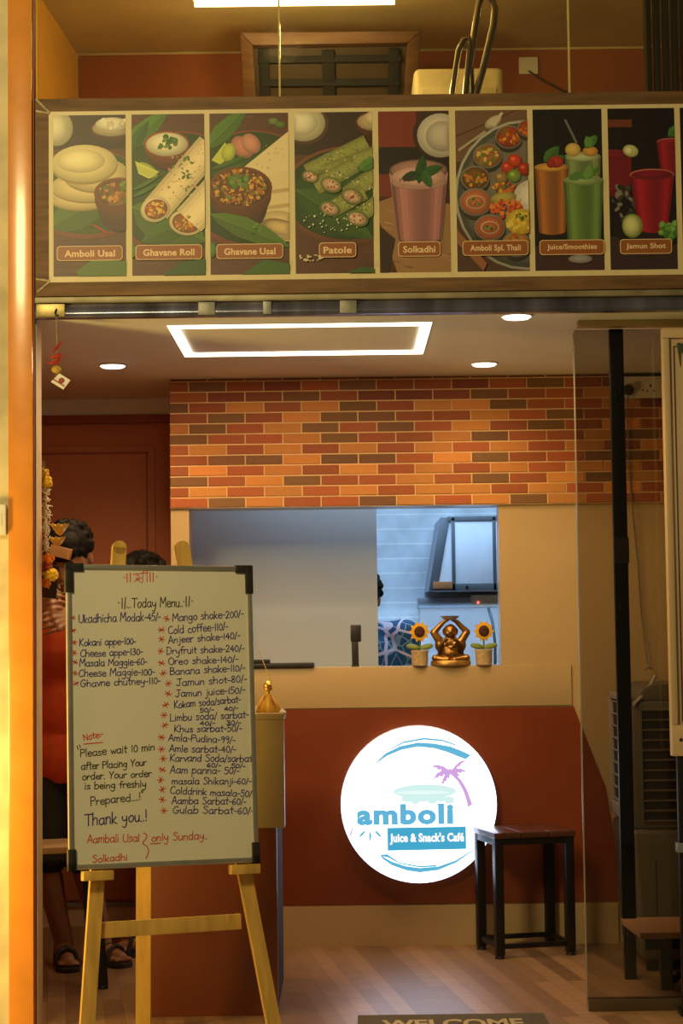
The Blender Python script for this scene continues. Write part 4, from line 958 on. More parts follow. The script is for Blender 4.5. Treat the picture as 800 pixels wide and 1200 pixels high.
b = MB(); b.cap((0, 0, 19*e), (0, 0, 23*e), 3*e, 2.6*e); b.ell((0, -.5*e, 28*e), (4.4*e, 4.4*e, 5*e)); b.ell((0, -4.6*e, 27.5*e), (1*e, 1.2*e, 1.2*e)); b.ell((-4.6*e, 0, 27.5*e), (1*e, 1.3*e, 2.2*e)); b.ell((4.6*e, 0, 27.5*e), (1*e, 1.3*e, 2.2*e)); b.fused('head', .0022, M['gold'], fg, 2)
b = MB(); b.lathe([(5*e, 30*e), (5.3*e, 32*e), (4*e, 34*e), (2*e, 36*e), (.4*e, 37*e)], n=20); b.build('crown', M['gold'], fg)
b = MB()
for sgn in (-1, 1):
    for k in range(7): b.ell((sgn*(3.5+k*1.1)*e, -(8.2+.25*k)*e*.9, (19-k*2.3)*e), 1*e, n=8, m=6)
b.build('bead_string', M['red'], fg)
ic = thing('incense_stick', 'thin incense stick leaning left from holder on cabinet corner', 'incense stick', (P(331, 833, yf+.02).x, yf+.02, zc1))
MB().lathe([(.011, 0), (.012, .003), (.007, .008), (.005, .014), (.001, .0145)], n=16).build('holder', M['white'], ic)
MB().tube([V((0, 0, .008)), P(303, 762, yf+.0)-ic.location], .0016, 6).build('stick', M['straw'], ic)

# ================================================================ STOOLS
def stool(label, m_top, loc, rz, tw, td, H, planks, splay=0):
    s0 = thing('stool', label, 'stool', loc, rz, 'square stools with black metal legs')
    tt = MB(); t = .022
    for i in range(planks):
        a = -tw/2+i*tw/planks; tt.box((a+.0015, -td/2, H-t), (a+tw/planks-.0015, td/2, H))
    tt.build('seat', m_top, s0, bevel=.002)
    ap = MB(); q = .016; iw, id_ = tw/2-.022, td/2-.022
    for sx in (-1, 1): ap.box((sx*iw-q, -id_, H-t-.025), (sx*iw+q, id_, H-t-.0002))
    for sy in (-1, 1): ap.box((-iw, sy*id_-q, H-t-.025), (iw, sy*id_+q, H-t-.0002))
    ap.build('seat_frame', M['black'], s0, bevel=.002)
    for sx in (-1, 1):
        for sy in (-1, 1):
            lg = MB().bar((sx*(iw+splay), sy*(id_+splay), .012), (sx*iw, sy*id_, H-t-.001), .034, .034, up=(0, 1, 0)).build('leg', M['black'], s0, bevel=.003)
            MB().lathe([(.018, 0), (.019, .004), (.015, .013), (.001, .014)], (sx*(iw+splay), sy*(id_+splay), 0), 12).build('foot', M['blackp'], lg)
    if splay: return s0
    st_ = MB()
    for sx in (-1, 1): st_.box((sx*iw-.009, -id_, .035), (sx*iw+.009, id_, .053))
    st_.box((-iw, id_-.009, .035), (iw, id_+.009, .053)); st_.box((-iw, -id_-.009, .035), (iw, -id_+.009, .053))
    st_.build('stretcher', M['black'], s0, bevel=.002); return s0
stool('black framed stool with dark red slatted top beside the glowing sign', M['stooltop'], (.682, 1.315, 0), .24, .325, .265, .468, 3)
pale = mat('pale_wood', (.50, .34, .17), .35, var=.15, scale=5, stretch=(1, 8, 8), coat=.3)
stool('black legged stool with pale wooden top before the person in orange', pale, (-1.04, .78, 0), .25, .30, .28, P(80, 990, .72).z, 1, .03)

# ================================================================ RIGHT SIDE: glass door, bench, cooler, board, socket
yg2 = .20
dg = thing('glass_door', 'clear glass door panel with black pull bar at right of opening', 'door', (1.0, yg2, 0))
gx0 = P(680, 770, yg2).x; gz1 = P(740, 377, yg2).z; zr = P(700, 1170, yg2).z
MB().box((gx0, yg2-.005, .03), (1.5, yg2+.005, CEIL-.03)).build('glass_pane', M['glass'], dg, world=True)
MB().box((gx0, yg2-.022, 0), (1.5, yg2+.022, zr)).build('bottom_rail', mat('bronze_anodised', (.12, .085, .05), .4, .5), dg, bevel=.002, world=True)
MB().box((P(676, 378, yg2).x, yg2-.025, P(740, 383, yg2).z), (1.5, yg2+.025, CEIL-.0005)).build('top_rail', M['apron'], dg, bevel=.002, world=True)
MB().box((gx0-.004, yg2-.006, zr), (gx0-.0002, yg2+.006, CEIL-.04)).build('polished_edge', mat('glass_edge_clear', (.32, .30, .24), .1, var=.1), dg, world=True)
a, b = P(720.5, 386, yg2+.05), P(738, 1074, yg2+.05)
br = MB().bar((a.x, yg2+.04, b.z-.02), (a.x+.012, yg2+.04, a.z), .047, .03, up=(0, 1, 0)); br.v = br.v
xb0, xb1 = P(721, 386, yg2+.04), P(736.5, 1076, yg2+.04)
pb = MB().bar(V((xb1.x, yg2+.04, xb1.z)), V((xb0.x, yg2+.04, xb0.z)), .046, .028, up=(0, 1, 0)).build('pull_bar', M['black'], dg, bevel=.003, world=True)
mm_ = MB()
for z in (.5, 1.3, 2.0): mm_.bar((xb0.x+(xb1.x-xb0.x)*.5, yg2+.0052, z), (xb0.x+(xb1.x-xb0.x)*.5, yg2+.03, z), .02, .02)
mm_.build('bar_mount', M['black'], pb, world=True)
m1, m2 = P(728, 630, yg2+.025), P(729, 660, yg2+.025)
MB().box((m1.x-.024, yg2+.0235, m2.z), (m1.x+.024, yg2+.0262, m1.z)).build('label_band', mat('grey_label', (.06, .055, .055), .5), pb, world=True)

# low bench
zbt = .218
pA, pB = PZ(727, 1075, zbt), PZ(750, 1093, zbt)
bt = thing('low_bench', 'low bench with wooden top and black legs behind glass at right', 'bench', ((pA.x+1.45)/2, (pA.y+pB.y)/2, 0))
off = (pB.x-pA.x)
b = MB(); b.prism([(pA.x, pA.y), (1.48, pA.y), (1.48, pB.y), (pB.x, pB.y)], (0, 0, zbt-.022), (1, 0, 0), (0, 1, 0), (0, 0, .022)); b.build('seat', M['bench'], bt, bevel=.003, world=True)
b = MB(); b.box((pB.x+.02, pB.y+.02, zbt-.06), (1.45, pB.y+.05, zbt-.0222)); b.box((pB.x+.0, pA.y-.06, zbt-.06), (1.45, pA.y-.03, zbt-.0222)); b.build('apron', M['black'], bt, bevel=.002, world=True)
l1 = PZ(738.5, 1147, 0); l2 = PZ(781, 1160, 0)
for (x, y) in ((l1.x, l1.y), (l2.x, l2.y), (1.42, l1.y), (1.42, l2.y)):
    MB().box((x-.02, y-.016, 0), (x+.02, y+.016, zbt-.0222)).build('leg', M['black'], bt, bevel=.002, world=True)
b = MB().bar((l2.x+.02, l2.y, .03), (l2.x+.2, l2.y+.05, zbt-.05), .02, .02); b.build('brace', M['black'], bt, world=True)

# air cooler
yq = .86; q0 = P(738, 900, yq); xk = q0.x
z_top, z_mid = P(760, 802, yq).z, P(760, 972, yq).z
xe = xk+.46; ye = 1.36
ac = thing('air_cooler', 'grey plastic air cooler with dark louvres standing behind the glass', 'air cooler', ((xk+xe)/2, (yq+ye)/2, 0))
b = MB(); b.box((xk+.012, yq+.012, z_mid), (xe, ye, z_top-.06)); b.build('body', M['cooler'], ac, bevel=.012, world=True)
b = MB(); b.prism([(xk+.03, z_top-.06), (xe, z_top-.06), (xe, z_top), (xk+.10, z_top), (xk+.055, z_top-.015)], (0, yq+.02, 0), (1, 0, 0), (0, 0, 1), (0, ye-yq-.04, 0)); b.build('top_cover', M['cooler'], ac, bevel=.008, world=True)
b = MB(); b.prism([(xk+.03, .04), (xe, .04), (xe, z_mid), (xk, z_mid)], (0, yq, 0), (1, 0, 0), (0, 0, 1), (0, ye-yq, 0)); b.build('tank', M['cooler'], ac, bevel=.02, world=True, seg=3)
for a in ((xk+.05, yq+.03), (xe-.07, yq+.03), (xk+.05, ye-.07), (xe-.07, ye-.07)): MB().box((a[0], a[1], 0), (a[0]+.04, a[1]+.04, .045)).build('caster', M['blackp'], ac, bevel=.006, world=True)
gx_0, gx_1 = P(752, 900, yq).x, xe-.04; gz_0, gz_1 = P(770, 962, yq).z, P(770, 832, yq).z
b = MB().box((gx_0, yq+.002, gz_0), (gx_1, yq+.0125, gz_1)); b.build('grille_back', M['dark'], ac, world=True)
b = MB()
for i in range(12): z = gz_0+(gz_1-gz_0)*i/11; b.box((gx_0, yq-.006, z-.0025), (gx_1, yq+.0025, z+.0025), Matrix.Rotation(.5, 3, 'X'))
for i in range(4): x = gx_0+(gx_1-gx_0)*(i)/3; b.box((x-.003, yq-.007, gz_0), (x+.003, yq+.0025, gz_1))
b.build('front_louvre', M['cooler'], ac, world=True)
sz0, sz1 = P(725, 958, 1.1).z, P(725, 812, 1.1).z
# side louvre in a pale frame
b = MB(); ys0, ys1 = yq+.02, ye-.05
b.box((xk-.010, ys0, sz0), (xk+.0125, ys0+.03, sz1)); b.box((xk-.010, ys1-.03, sz0), (xk+.0125, ys1, sz1)); b.box((xk-.010, ys0, sz0), (xk+.0125, ys1, sz0+.05)); b.box((xk-.010, ys0, sz1-.025), (xk+.0125, ys1, sz1)); b.build('side_frame', M['coolerl'], ac, bevel=.006, world=True)
b = MB().box((xk+.004, ys0+.03, sz0+.05), (xk+.0125, ys1-.03, sz1-.025)); b.build('louvre_back', M['dark'], ac, world=True)
b = MB()
for i in range(9): z = sz0+.06+(sz1-.035-sz0-.06)*i/8; b.box((xk-.004, ys0+.03, z-.002), (xk+.0045, ys1-.03, z+.002))
b.build('side_louvre', M['coolerl'], ac, world=True)
b = MB().lathe([(.03, 0), (.03, .012), (.02, .03), (.001, .032)], (xk+.03, yq+.28, z_top-.045), 20); b.build('dial', M['chrome'], ac, world=True)
hp = MB().prism([(0, 0), (.30, 0), (.30, .02), (.02, .02)], (gx_0+.04, yq-.0005, .12), (1, 0, 0), (0, 0, 1), (0, -.003, 0)); hp.prism([(0, 0), (.02, 0), (.02, .26), (0, .24)], (gx_0+.02, yq-.0005, .14), (1, 0, 0), (0, 0, 1), (0, -.004, 0)); hp.build('tank_rib', M['cooler'], ac, world=True)

# socket board on the brick with its plug and wire
sk = thing('socket_board', 'beige socket board on brick wall at right with black plug', 'socket', (P(755, 455, YW-.02).x, YW-.017, P(755, 455, YW-.02).z))
a, b = P(727, 467, YW-.03), P(782, 441, YW-.03)
MB().box((a.x, YW-.042, a.z), (b.x, YW-.0175, b.z)).build('plate', M['white'], sk, bevel=.003, world=True)
b = MB()
for (x, y) in ((762, 452), (758, 458), (766, 458), (753, 457)): b.ell(P(x, y, YW-.0425), (.0045, .0012, .005 if y < 455 else .0035), n=10, m=6)
b.build('socket_hole', M['blackp'], sk, world=True)
MB().tube([P(736, 457, YW-.041), P(736, 457, YW-.075)], [.024, .019], 14).build('plug', M['blackp'], sk, bevel=.003, world=True)
MB().box((P(727, 440, YW-.03).x, YW-.030, P(750, 441, YW-.03).z), (P(782, 440, YW-.03).x, YW-.0175, P(750, 438.5, YW-.03).z)).build('black_strip', M['blackp'], sk, world=True)  # thin black strip along the top of the plate
b = MB().tube([P(736, 462, YW-.07), P(735, 480, YW-.03), P(736, 540, YW-.025), P(741, 600, YW-.02), P(747, 660, YW-.015), P(751, 720, YW-.012), P(758, 775, YW-.05), P(763, 784, YW-.08), P(759, 782, YW-.09), P(756, 785, YW-.09)], .0028, 6)
b.build('flex_wire', M['wire'], sk, world=True)
hs = MB().tube([P(742, 826, yq-.005), P(750, 818, yq+.02), P(760, 806, yq+.05), P(766, 796, yq+.08), P(767, 793, yq+.10)], .007, 8); hs.build('water_hose', M['coolerl'], ac, world=True)

# cream framed board at the right edge
yd = .10
x0 = P(781, 640, yd).x; zt0, zt9 = P(790, 384, yd).z, P(790, 886, yd).z
cbd = thing('display_board', 'tall cream framed display board on black stand at right edge', 'board', (x0+.25, yd+.02, 0))
MB().box((x0, yd, zt9), (x0+.55, yd+.03, zt0)).build('panel', M['fridge'], cbd, bevel=.004, world=True)
fr = MB(); xi = P(794, 640, yd).x
for a, b in (((x0, yd-.012, zt9+.1003), (x0+.022, yd-.0002, zt0-.0353)), ((x0, yd-.012, zt0-.035), (x0+.55, yd-.0002, zt0)), ((x0, yd-.012, zt9), (x0+.55, yd-.0002, zt9+.10))): fr.box(a, b)
fr.build('frame', M['fridge'], cbd, bevel=.004, world=True)
ln = MB(); ln.box((xi, yd-.003, zt9+.11), (xi+.003, yd-.0002, zt0-.06)); ln.box((xi, yd-.003, zt0-.063), (x0+.55, yd-.0002, zt0-.06)); ln.build('border_line', mat('maroon_ink', (.10, .03, .025), .5), cbd, world=True)
lf = MB()
for (a, b, w) in (((795, 404), (797, 429), .008), ((796, 404), (803, 420), .007), ((799, 404), (812, 410), .006)):
    p, r = P(*a, yd-.004), P(*b, yd-.004); lf.cap(p, r, w*.9, .001, 8)
for v in lf.v: v.y = yd-.0035+(v.y-(yd-.004))*.15
lf.build('leaf_ornament', mat('painted_leaf', (.05, .07, .04), .5), cbd, world=True)
b = MB(); xs_ = P(794.5, 940, yd).x; b.box((xs_, yd+.002, .02), (xs_+.03, yd+.028, zt9)); b.box((xs_+.38, yd+.002, .02), (xs_+.41, yd+.028, zt9)); b.build('stand_post', M['black'], cbd, bevel=.002, world=True)
b = MB(); b.box((xs_-.01, yd-.02, 0), (xs_+.44, yd+.05, .02)); b.build('stand_base', M['black'], cbd, bevel=.002, world=True)
b = MB().box((P(793, 990, yd).x, yd-.008, P(795, 999, yd).z), (xs_+.44, yd+.035, P(795, 988, yd).z)); b.build('cross_tray', M['alu'], cbd, bevel=.002, world=True)
b = MB().ell(P(797.5, 867, yd-.012), (.006, .004, .006)); b.build('screw', M['blackp'], cbd, world=True)

# doormat
m0, m1 = PZ(419, 1189, .014), PZ(637, 1187, .014)
dm = thing('doormat', 'dark coir doormat with pale lettering on floor at bottom edge', 'doormat', ((m0.x+m1.x)/2, m0.y-.2, 0))
yy = (m0.y+m1.y)/2
MB().box((m0.x, yy-.40, .0), (m1.x, yy, .014)).build('mat_body', M['mat'], dm, bevel=.004, world=True)
vs, fs, bb = text2d('WELCOME', .03)
x0_, x1_ = PZ(447, 1195, .0146).x, PZ(612, 1195, .0146).x
t_ = MB(); t_.add([V((x0_+(x-bb[0])/(bb[2]-bb[0])*(x1_-x0_), yy-.085-.13+(y-bb[1])/(bb[3]-bb[1])*.13, .0146)) for x, y in vs], fs); t_.build('lettering', mat('pale_coir', (.42, .33, .17), .9), dm, world=True, smooth=0)

# ================================================================ EASEL AND MENU BOARD
BL, BR, TL, TR = P(87, 1020, -.44), P(308, 1010, -.24), P(71, 661, -.36), P(289.5, 664, -.17)
ux = ((BR-BL)+(TR-TL)).normalized(); uy = ((TL-BL)+(TR-BR)); uy = (uy-ux*uy.dot(ux)).normalized(); un = ux.cross(uy)      # un points to the viewer
if un.y > 0: un = -un
ctr = (BL+BR+TL+TR)/4; bwid = ((BR-BL).length+(TR-TL).length)/2; bhei = ((TL-BL).length+(TR-BR).length)/2
BO = ctr-ux*bwid/2-uy*bhei/2
def hit(px, py, d=0):                # where the line of sight meets the board face, in board coordinates
    r = ray(px, py); t = (BO+un*d-CAM).dot(un)/r.dot(un); p = CAM+r*t-BO; return p.dot(ux), p.dot(uy)
def bpt(x, y, d=0): return BO+ux*x+uy*y+un*d
wb = thing('menu_board', 'white menu board with handwritten price list leaning on the wooden easel', 'menu board', BO)
def slab(name, x0, y0, x1, y1, d0, d1, m, parent, bevel=.001):
    b = MB(); b.add([bpt(x, y, d) for d in (d0, d1) for x, y in ((x0, y0), (x1, y0), (x1, y1), (x0, y1))], [(3, 2, 1, 0), (4, 5, 6, 7)]+[(i, (i+1) % 4, 4+(i+1) % 4, 4+i) for i in range(4)])
    return b.build(name, m, parent, bevel=bevel, world=True)
slab('writing_surface', .008, .008, bwid-.008, bhei-.008, -.012, 0, M['board'], wb, 0)
alu = mat('satin_aluminium', (.60, .58, .52), .28, .85, var=.1)
ft = .016
for n_, r in (('frame_side', (0, 0, ft, bhei)), ('frame_side', (bwid-ft, 0, bwid, bhei)), ('frame_rail', (ft, 0, bwid-ft, ft)), ('frame_rail', (ft, bhei-ft, bwid-ft, bhei))):
    slab(n_, *r, -.014, .005, alu, wb, .004)
for (x, y, sx, sy) in ((0, 0, 1, 1), (bwid, 0, -1, 1), (0, bhei, 1, -1), (bwid, bhei, -1, -1)):
    b = MB(); L1, L2, tk = .052, (.085 if sy < 0 else .06), .021
    L1 = .052 if sy < 0 else .022
    for (a0, b0, a1, b1) in ((-.003, -.003, L1, tk), (-.003, -.003, tk, L2)):
        xs = sorted((x+sx*a0, x+sx*a1)); ysn = sorted((y+sy*b0, y+sy*b1))
        b.add([bpt(p, q_, d) for d in (-.016, .008) for p, q_ in ((xs[0], ysn[0]), (xs[1], ysn[0]), (xs[1], ysn[1]), (xs[0], ysn[1]))], [(3, 2, 1, 0), (4, 5, 6, 7)]+[(i, (i+1) % 4, 4+(i+1) % 4, 4+i) for i in range(4)])
    b.build('corner_cap', M['blackp'], wb, bevel=.002, world=True)
# wire clip at top left
cw = MB(); pts = [bpt(*hit(*p), .012) for p in ((76, 683), (68, 686), (70, 690), (66, 691), (71, 696), (76, 694))]; cw.tube(pts, .0016, 6); cw.build('wire_clip', M['steel'], wb, world=True)

# handwriting: single strokes of a marker
G = {
 'a': (3.9, '~3,3.5 1.5,4 .3,2.5 .6,.5 1.8,0 3,1.5|3,4 3,.6 3.6,0'), 'b': (3.8, '.3,7 .3,0|~.3,2.5 1.8,4 3.2,2.6 2.6,.4 1.2,-.1 .3,.8'), 'c': (3.4, '~3,3.3 1.7,4 .4,2.4 .8,.4 2,0 3.1,.8'),
 'd': (3.9, '~3,3.2 1.5,4 .3,2.2 .9,.2 2.2,.2 3,1.6|3,7 3,0'), 'e': (3.5, '~.4,2 2.9,2.4 2.4,3.8 1,3.9 .3,2 .9,.2 2.2,0 3.1,.8'), 'f': (2.7, '~2.8,6.5 1.8,7 1.1,5.8 1.1,0|0,4 2.4,4'),
 'g': (3.8, '~3,3.3 1.5,4 .3,2.3 1.2,.6 2.5,1 3,2.5|~3,4 3,0 2.6,-2.4 1.2,-3 .2,-2.2'), 'h': (3.7, '.3,7 .3,0|~.3,2.6 1.5,4 2.7,3.4 2.8,0'), 'i': (1.5, '.5,4 .5,0|.5,5.6 .6,6'),
 'j': (2.1, '~1.2,4 1.2,-1.5 .5,-2.8 -.5,-2.4|1.2,5.6 1.3,6'), 'k': (3.3, '.3,7 .3,0|2.6,4 .4,1.7 2.9,0'), 'l': (1.5, '.5,7 .5,0'), 'm': (4.9, '.3,4 .3,0|~.3,2.8 1.3,4 2.1,3.2 2.1,0|~2.1,2.8 3.2,4 4,3.2 4,0'),
 'n': (3.5, '.3,4 .3,0|~.3,2.6 1.5,4 2.6,3.4 2.7,0'), 'o': (3.7, '~1.7,4 .4,2.4 .9,.3 2.2,.1 3.1,1.8 2.8,3.6 1.7,4'), 'p': (3.7, '.3,4 .3,-3|~.3,2.6 1.7,4 3.1,2.6 2.3,.3 .4,.7'),
 'r': (2.7, '.3,4 .3,0|~.3,2.4 1.2,3.8 2.4,3.7'), 's': (3.1, '~2.6,3.5 1.2,4 .5,3 2.3,1.4 1.9,.1 .2,.3'), 't': (2.6, '1.1,6.4 1.1,.6 1.8,0|0,4.2 2.4,4.2'), 'u': (3.5, '~.3,4 .4,.8 1.5,0 2.6,1.2|2.7,4 2.7,0'),
 'v': (3, '.2,4 1.4,0 2.7,4'), 'w': (4.3, '.2,4 1.1,0 2,3 3,0 4,4'), 'y': (3.6, '~.3,4 .5,1.8 1.6,1.2 2.7,2.2|~2.8,4 2.7,-.5 1.8,-3 .4,-2.4'),
 'U': (4.4, '~.3,7 .4,1.4 2,0 3.6,1.4 3.7,7'), 'M': (5.3, '.2,0 .6,7 2.3,2.6 4.2,7 4.6,0'), 'C': (4.2, '~3.6,6 2.2,7 .4,4.5 .6,1.2 2.2,0 3.8,1'), 'K': (4, '.3,7 .3,0|3.4,7 .4,3 3.6,0'),
 'G': (4.7, '~3.6,6 2.2,7 .4,4.3 .7,1 2.4,0 3.7,1.4 3.7,3|2.2,3 4.2,3'), 'A': (4.3, '.1,0 2,7 3.8,0|.8,2.4 3.2,2.4'), 'D': (4.4, '.4,7 .4,0|~.2,7 2.6,6.4 3.7,3.6 2.8,.8 .2,0'), 'O': (4.5, '~2.1,7 .4,5 .5,1.6 2.1,0 3.8,1.6 3.8,5 2.1,7'),
 'B': (4, '.3,7 .3,0|~.2,7 2.5,6.6 2.4,4.2 .4,3.7|~.4,3.7 3.2,3.2 3,.6 .2,0'), 'J': (4.2, '1,7 4,7|~2.7,7 2.6,1.2 1.4,0 .3,1.2'), 'L': (3.6, '.4,7 .4,0 3.2,0'), 'P': (3.8, '.3,7 .3,0|~.2,7 2.8,6.6 3,4.2 .4,3.5'),
 'T': (4.4, '0,7 4.4,7|2.2,7 2.2,0'), 'N': (4.4, '.3,0 .3,7 3.6,0 3.6,7'), 'S': (3.8, '~3.2,6.2 1.8,7 .5,5.6 3.1,2.6 2,.1 .2,.8'), 'Y': (4, '.2,7 1.9,3.4 3.6,7|1.9,3.4 1.5,0'),
 '0': (3.4, '~1.5,6 .4,4 .6,.9 1.6,0 2.8,1.6 2.7,4.8 1.5,6'), '1': (1.8, '.8,6.4 .8,0'), '2': (3.5, '~.3,5 1.5,6.3 2.7,5 1.8,2.6 .2,0|.2,0 3,.2'), '3': (3.4, '~.3,6 2.4,6.2 2,3.8 1,3.4 2.8,2.4 2,.1 .2,.4'),
 '4': (3.6, '2.2,6.3 .2,2.4 3.2,2.4|2.3,4.5 2.3,0'), '5': (3.4, '2.8,6.3 .6,6.3 .5,3.6|~.5,3.6 2.4,3.8 2.7,1.2 1.2,0 .2,.5'), '6': (3.4, '~2.4,6.4 .6,4 .5,1 1.7,0 2.8,1.4 2,3 .6,2'),
 '8': (3.4, '~1.6,3.3 .5,4.8 1.6,6.4 2.6,5 1.6,3.3 .3,1.5 1.5,0 2.8,1.4 1.6,3.3'), '9': (3.4, '~2.7,5 1.5,6.3 .4,4.8 1.2,3.4 2.6,4.4|~2.7,5.4 2.6,2 1.8,0'),
 '/': (2.2, '.2,-.6 1.8,6.8'), '-': (2.5, '.2,2.6 2,2.7'), '.': (1.3, '.3,0 .7,.2'), '!': (1.6, '.6,7 .6,2|.6,.1 .8,.5'), '"': (2, '.3,7.4 .3,5.6|1.2,7.4 1.2,5.6'), ':': (1.4, '.5,.5 .7,.9|.5,3 .7,3.4'), ' ': (2.6, ''),
 '|': (1.5, '.6,8 .6,-1'), '*': (4.6, '.2,3 4.2,3.4|1,.6 3.6,5.8|3.4,.4 1,6'), '~': (2.2, '.6,3.2 1.1,3.7'),
}
def crom(p):
    if len(p) < 3: return p
    q = [p[0]]+p+[p[-1]]; out = []
    for i in range(1, len(q)-2):
        for s in range(4):
            t = s/4; a, b, c, d = q[i-1], q[i], q[i+1], q[i+2]
            out.append(tuple(.5*((2*b[k])+(-a[k]+c[k])*t+(2*a[k]-5*b[k]+4*c[k]-d[k])*t*t+(-a[k]+3*b[k]-3*c[k]+d[k])*t**3) for k in (0, 1)))
    return out+[p[-1]]
def strokes(mb, pls, wd, lift=.0006):          # pls: polylines in board coordinates
    for pl in pls:
        L, Rr = [], []
        for i, p in enumerate(pl):
            a, b = pl[max(i-1, 0)], pl[min(i+1, len(pl)-1)]; dx, dy = b[0]-a[0], b[1]-a[1]; l = math.hypot(dx, dy) or 1e-6
            nx, ny = -dy/l*wd/2, dx/l*wd/2
            ex = (-dx/l*wd*.35, -dy/l*wd*.35) if i == 0 else ((dx/l*wd*.35, dy/l*wd*.35) if i == len(pl)-1 else (0, 0))
            L.append(bpt(p[0]+nx+ex[0], p[1]+ny+ex[1], lift)); Rr.append(bpt(p[0]-nx+ex[0], p[1]-ny+ex[1], lift))
        n = len(pl); mb.add(L+Rr, [(i, n+i, n+i+1, i+1) for i in range(n-1)])
def handline(text, p0, p1, h, ink, wd=.0028, name='handwritten_line', jit=.22):     # pixels of the baseline ends, height of capitals in pixels
    a, b = hit(*p0), hit(*p1); tot = sum(G[c][0] for c in text)-.5; L = math.hypot(b[0]-a[0], b[1]-a[1])
    sx = L/tot; sy = h*.92*.00258/7; ex = ((b[0]-a[0])/L, (b[1]-a[1])/L); ey = (-ex[1]+.06, ex[0])
    pls = []; x = 0
    for c in text:
        wdt, data = G[c]; jy = random.uniform(-jit, jit); js = random.uniform(.92, 1.08)
        for s in filter(None, data.split('|')):
            sm = s[0] == '~'; pts = [tuple(map(float, t.split(','))) for t in s.lstrip('~').split()]
            segs = [crom(pts)] if sm else [[pts[i_], pts[i_+1]] for i_ in range(len(pts)-1)]
            for pts in segs: pls.append([(a[0]+ex[0]*(x+px)*sx+ey[0]*(py*js+jy)*sy, a[1]+ex[1]*(x+px)*sx+ey[1]*(py*js+jy)*sy) for px, py in pts])
        x += wdt
    mb = MB(); strokes(mb, pls, wd); return mb.build(name, M['ink_'+ink], wb, world=True, smooth=0)
HL = [('Ukadhicha Modak-45/-', (92, 730), (188, 727), 11, 'b'), ('Kokani appe-100-', (93, 757), (159, 755), 9, 'b'), ('Cheese appe-130-', (94, 770), (167, 767), 9, 'b'), ('Masala Maggie-60-', (93, 781), (172, 779), 9, 'b'),
      ('Cheese Maggie-100-', (92, 793), (181, 791), 9, 'b'), ('Ghavne chutney-110-', (94, 805), (188, 801), 9, 'b'),
      ('Mango shake-200/-', (202, 728), (285, 723), 10, 'b'), ('Cold coffee-110/-', (197, 743), (267, 738), 10, 'b'), ('Anjeer shake-140/-', (197, 754), (281, 748), 9, 'b'), ('Dryfruit shake-240/-', (195, 767), (286, 763), 9, 'b'),
      ('Oreo shake-140/-', (197, 779), (279, 776), 9, 'b'), ('Banana shake-110/-', (199, 791), (287, 786), 9, 'b'), ('Jamun shot-80/-', (206, 804), (289, 799), 9, 'b'), ('Jamun juice-150/-', (205, 817), (287, 812), 9, 'b'),
      ('Kokam soda/sarbat-', (204, 830), (282, 823), 9, 'b'), ('50/-   40/-', (234, 835), (279, 832), 5.5, 'b'), ('Limbu soda/ sarbat-', (199, 845), (291, 841), 9, 'b'), ('40/-   30/-', (234, 850), (282, 849), 5.5, 'b'), ('Khus sarbat-50/-', (204, 858), (283, 857), 8.5, 'b'),
      ('Amla-Pudina-99/-', (197, 868), (275, 871), 9, 'b'), ('Amle sarbat-40/-', (198, 881), (276, 882), 9, 'b'), ('Karvand Soda/sarbat', (199, 892), (295, 893), 9, 'b'), ('60/-   50/-', (242, 899), (287, 900), 5.5, 'b'), ('Aam panna- 50/-', (199, 906), (280, 907), 9, 'b'),
      ('masala Shikanji-60/-', (201, 919), (294, 919), 8.5, 'b'), ('Colddrink masala-50/-', (199, 930), (298, 934), 8.5, 'b'), ('Aamba Sarbat-60/-', (201, 942), (288, 943), 9, 'b'), ('Gulab Sarbat-60/-', (202, 953), (297, 954), 9, 'b'),
      ('...Today Menu..', (148, 712), (214, 711), 12, 'k'), ('Please wait 10 min', (94, 887), (181, 879), 9.5, 'k'), ('after Placing Your', (95, 902), (171, 897), 9, 'k'), ('order. Your order', (96, 914), (177, 910), 8.5, 'k'), ('is being freshly', (99, 925), (171, 922), 8.5, 'k'), ('Prepared....!"', (106, 944), (168, 937), 10, 'k'),
      ('Thank you..!', (99, 968), (172, 962), 14, 'b'), ('Aambali Usal', (102, 988), (163, 986), 10, 'r'), ('only Sunday..', (177, 986), (243, 983), 9.5, 'r'), ('Solkadhi', (108, 1011), (149, 1008), 8.5, 'r'), ('Note:-', (98, 868), (121, 863), 8, 'r')]
for t in HL: handline(*t, wd=.0034 if t[0][:5] in ('Thank',) else .0027)
def drawn(name, ink, pls, wd=.003, smooth=False):
    mb = MB(); strokes(mb, [[hit(*p) for p in (crom(pl) if smooth else pl)] for pl in pls], wd); return mb.build(name, M['ink_'+ink], wb, world=True, smooth=0)
for (x, y) in ((85, 724), (86, 739), (87, 753), (87, 765), (88, 776), (88, 789), (89, 801), (195, 725), (189, 738), (189, 749), (188, 763), (189, 777), (191, 789), (197, 801), (197, 813), (194, 826), (192, 838), (193, 850), (189, 864), (189, 878), (191, 889), (190, 902), (188, 914), (190, 925), (190, 937), (192, 950)):
    r = 3.2 if x < 150 else 4.0; pls = []
    for k in range(3): a = k*PI/3+random.uniform(-.25, .25); pls.append([(x-r*math.cos(a), y-r*math.sin(a)*.9), (x+r*math.cos(a), y+r*math.sin(a)*.9)])
    drawn('asterisk', 'r', pls, .0026)
drawn('heading_bars', 'r', [[(148.6, 672), (148.9, 682)], [(152.4, 671.5), (152.6, 682)], [(145, 676.5), (146, 677)]], .003)
drawn('heading_bars', 'r', [[(175.6, 671), (176, 681.5)], [(179.3, 671), (179.5, 681.5)], [(183, 675.5), (184, 676)]], .003)
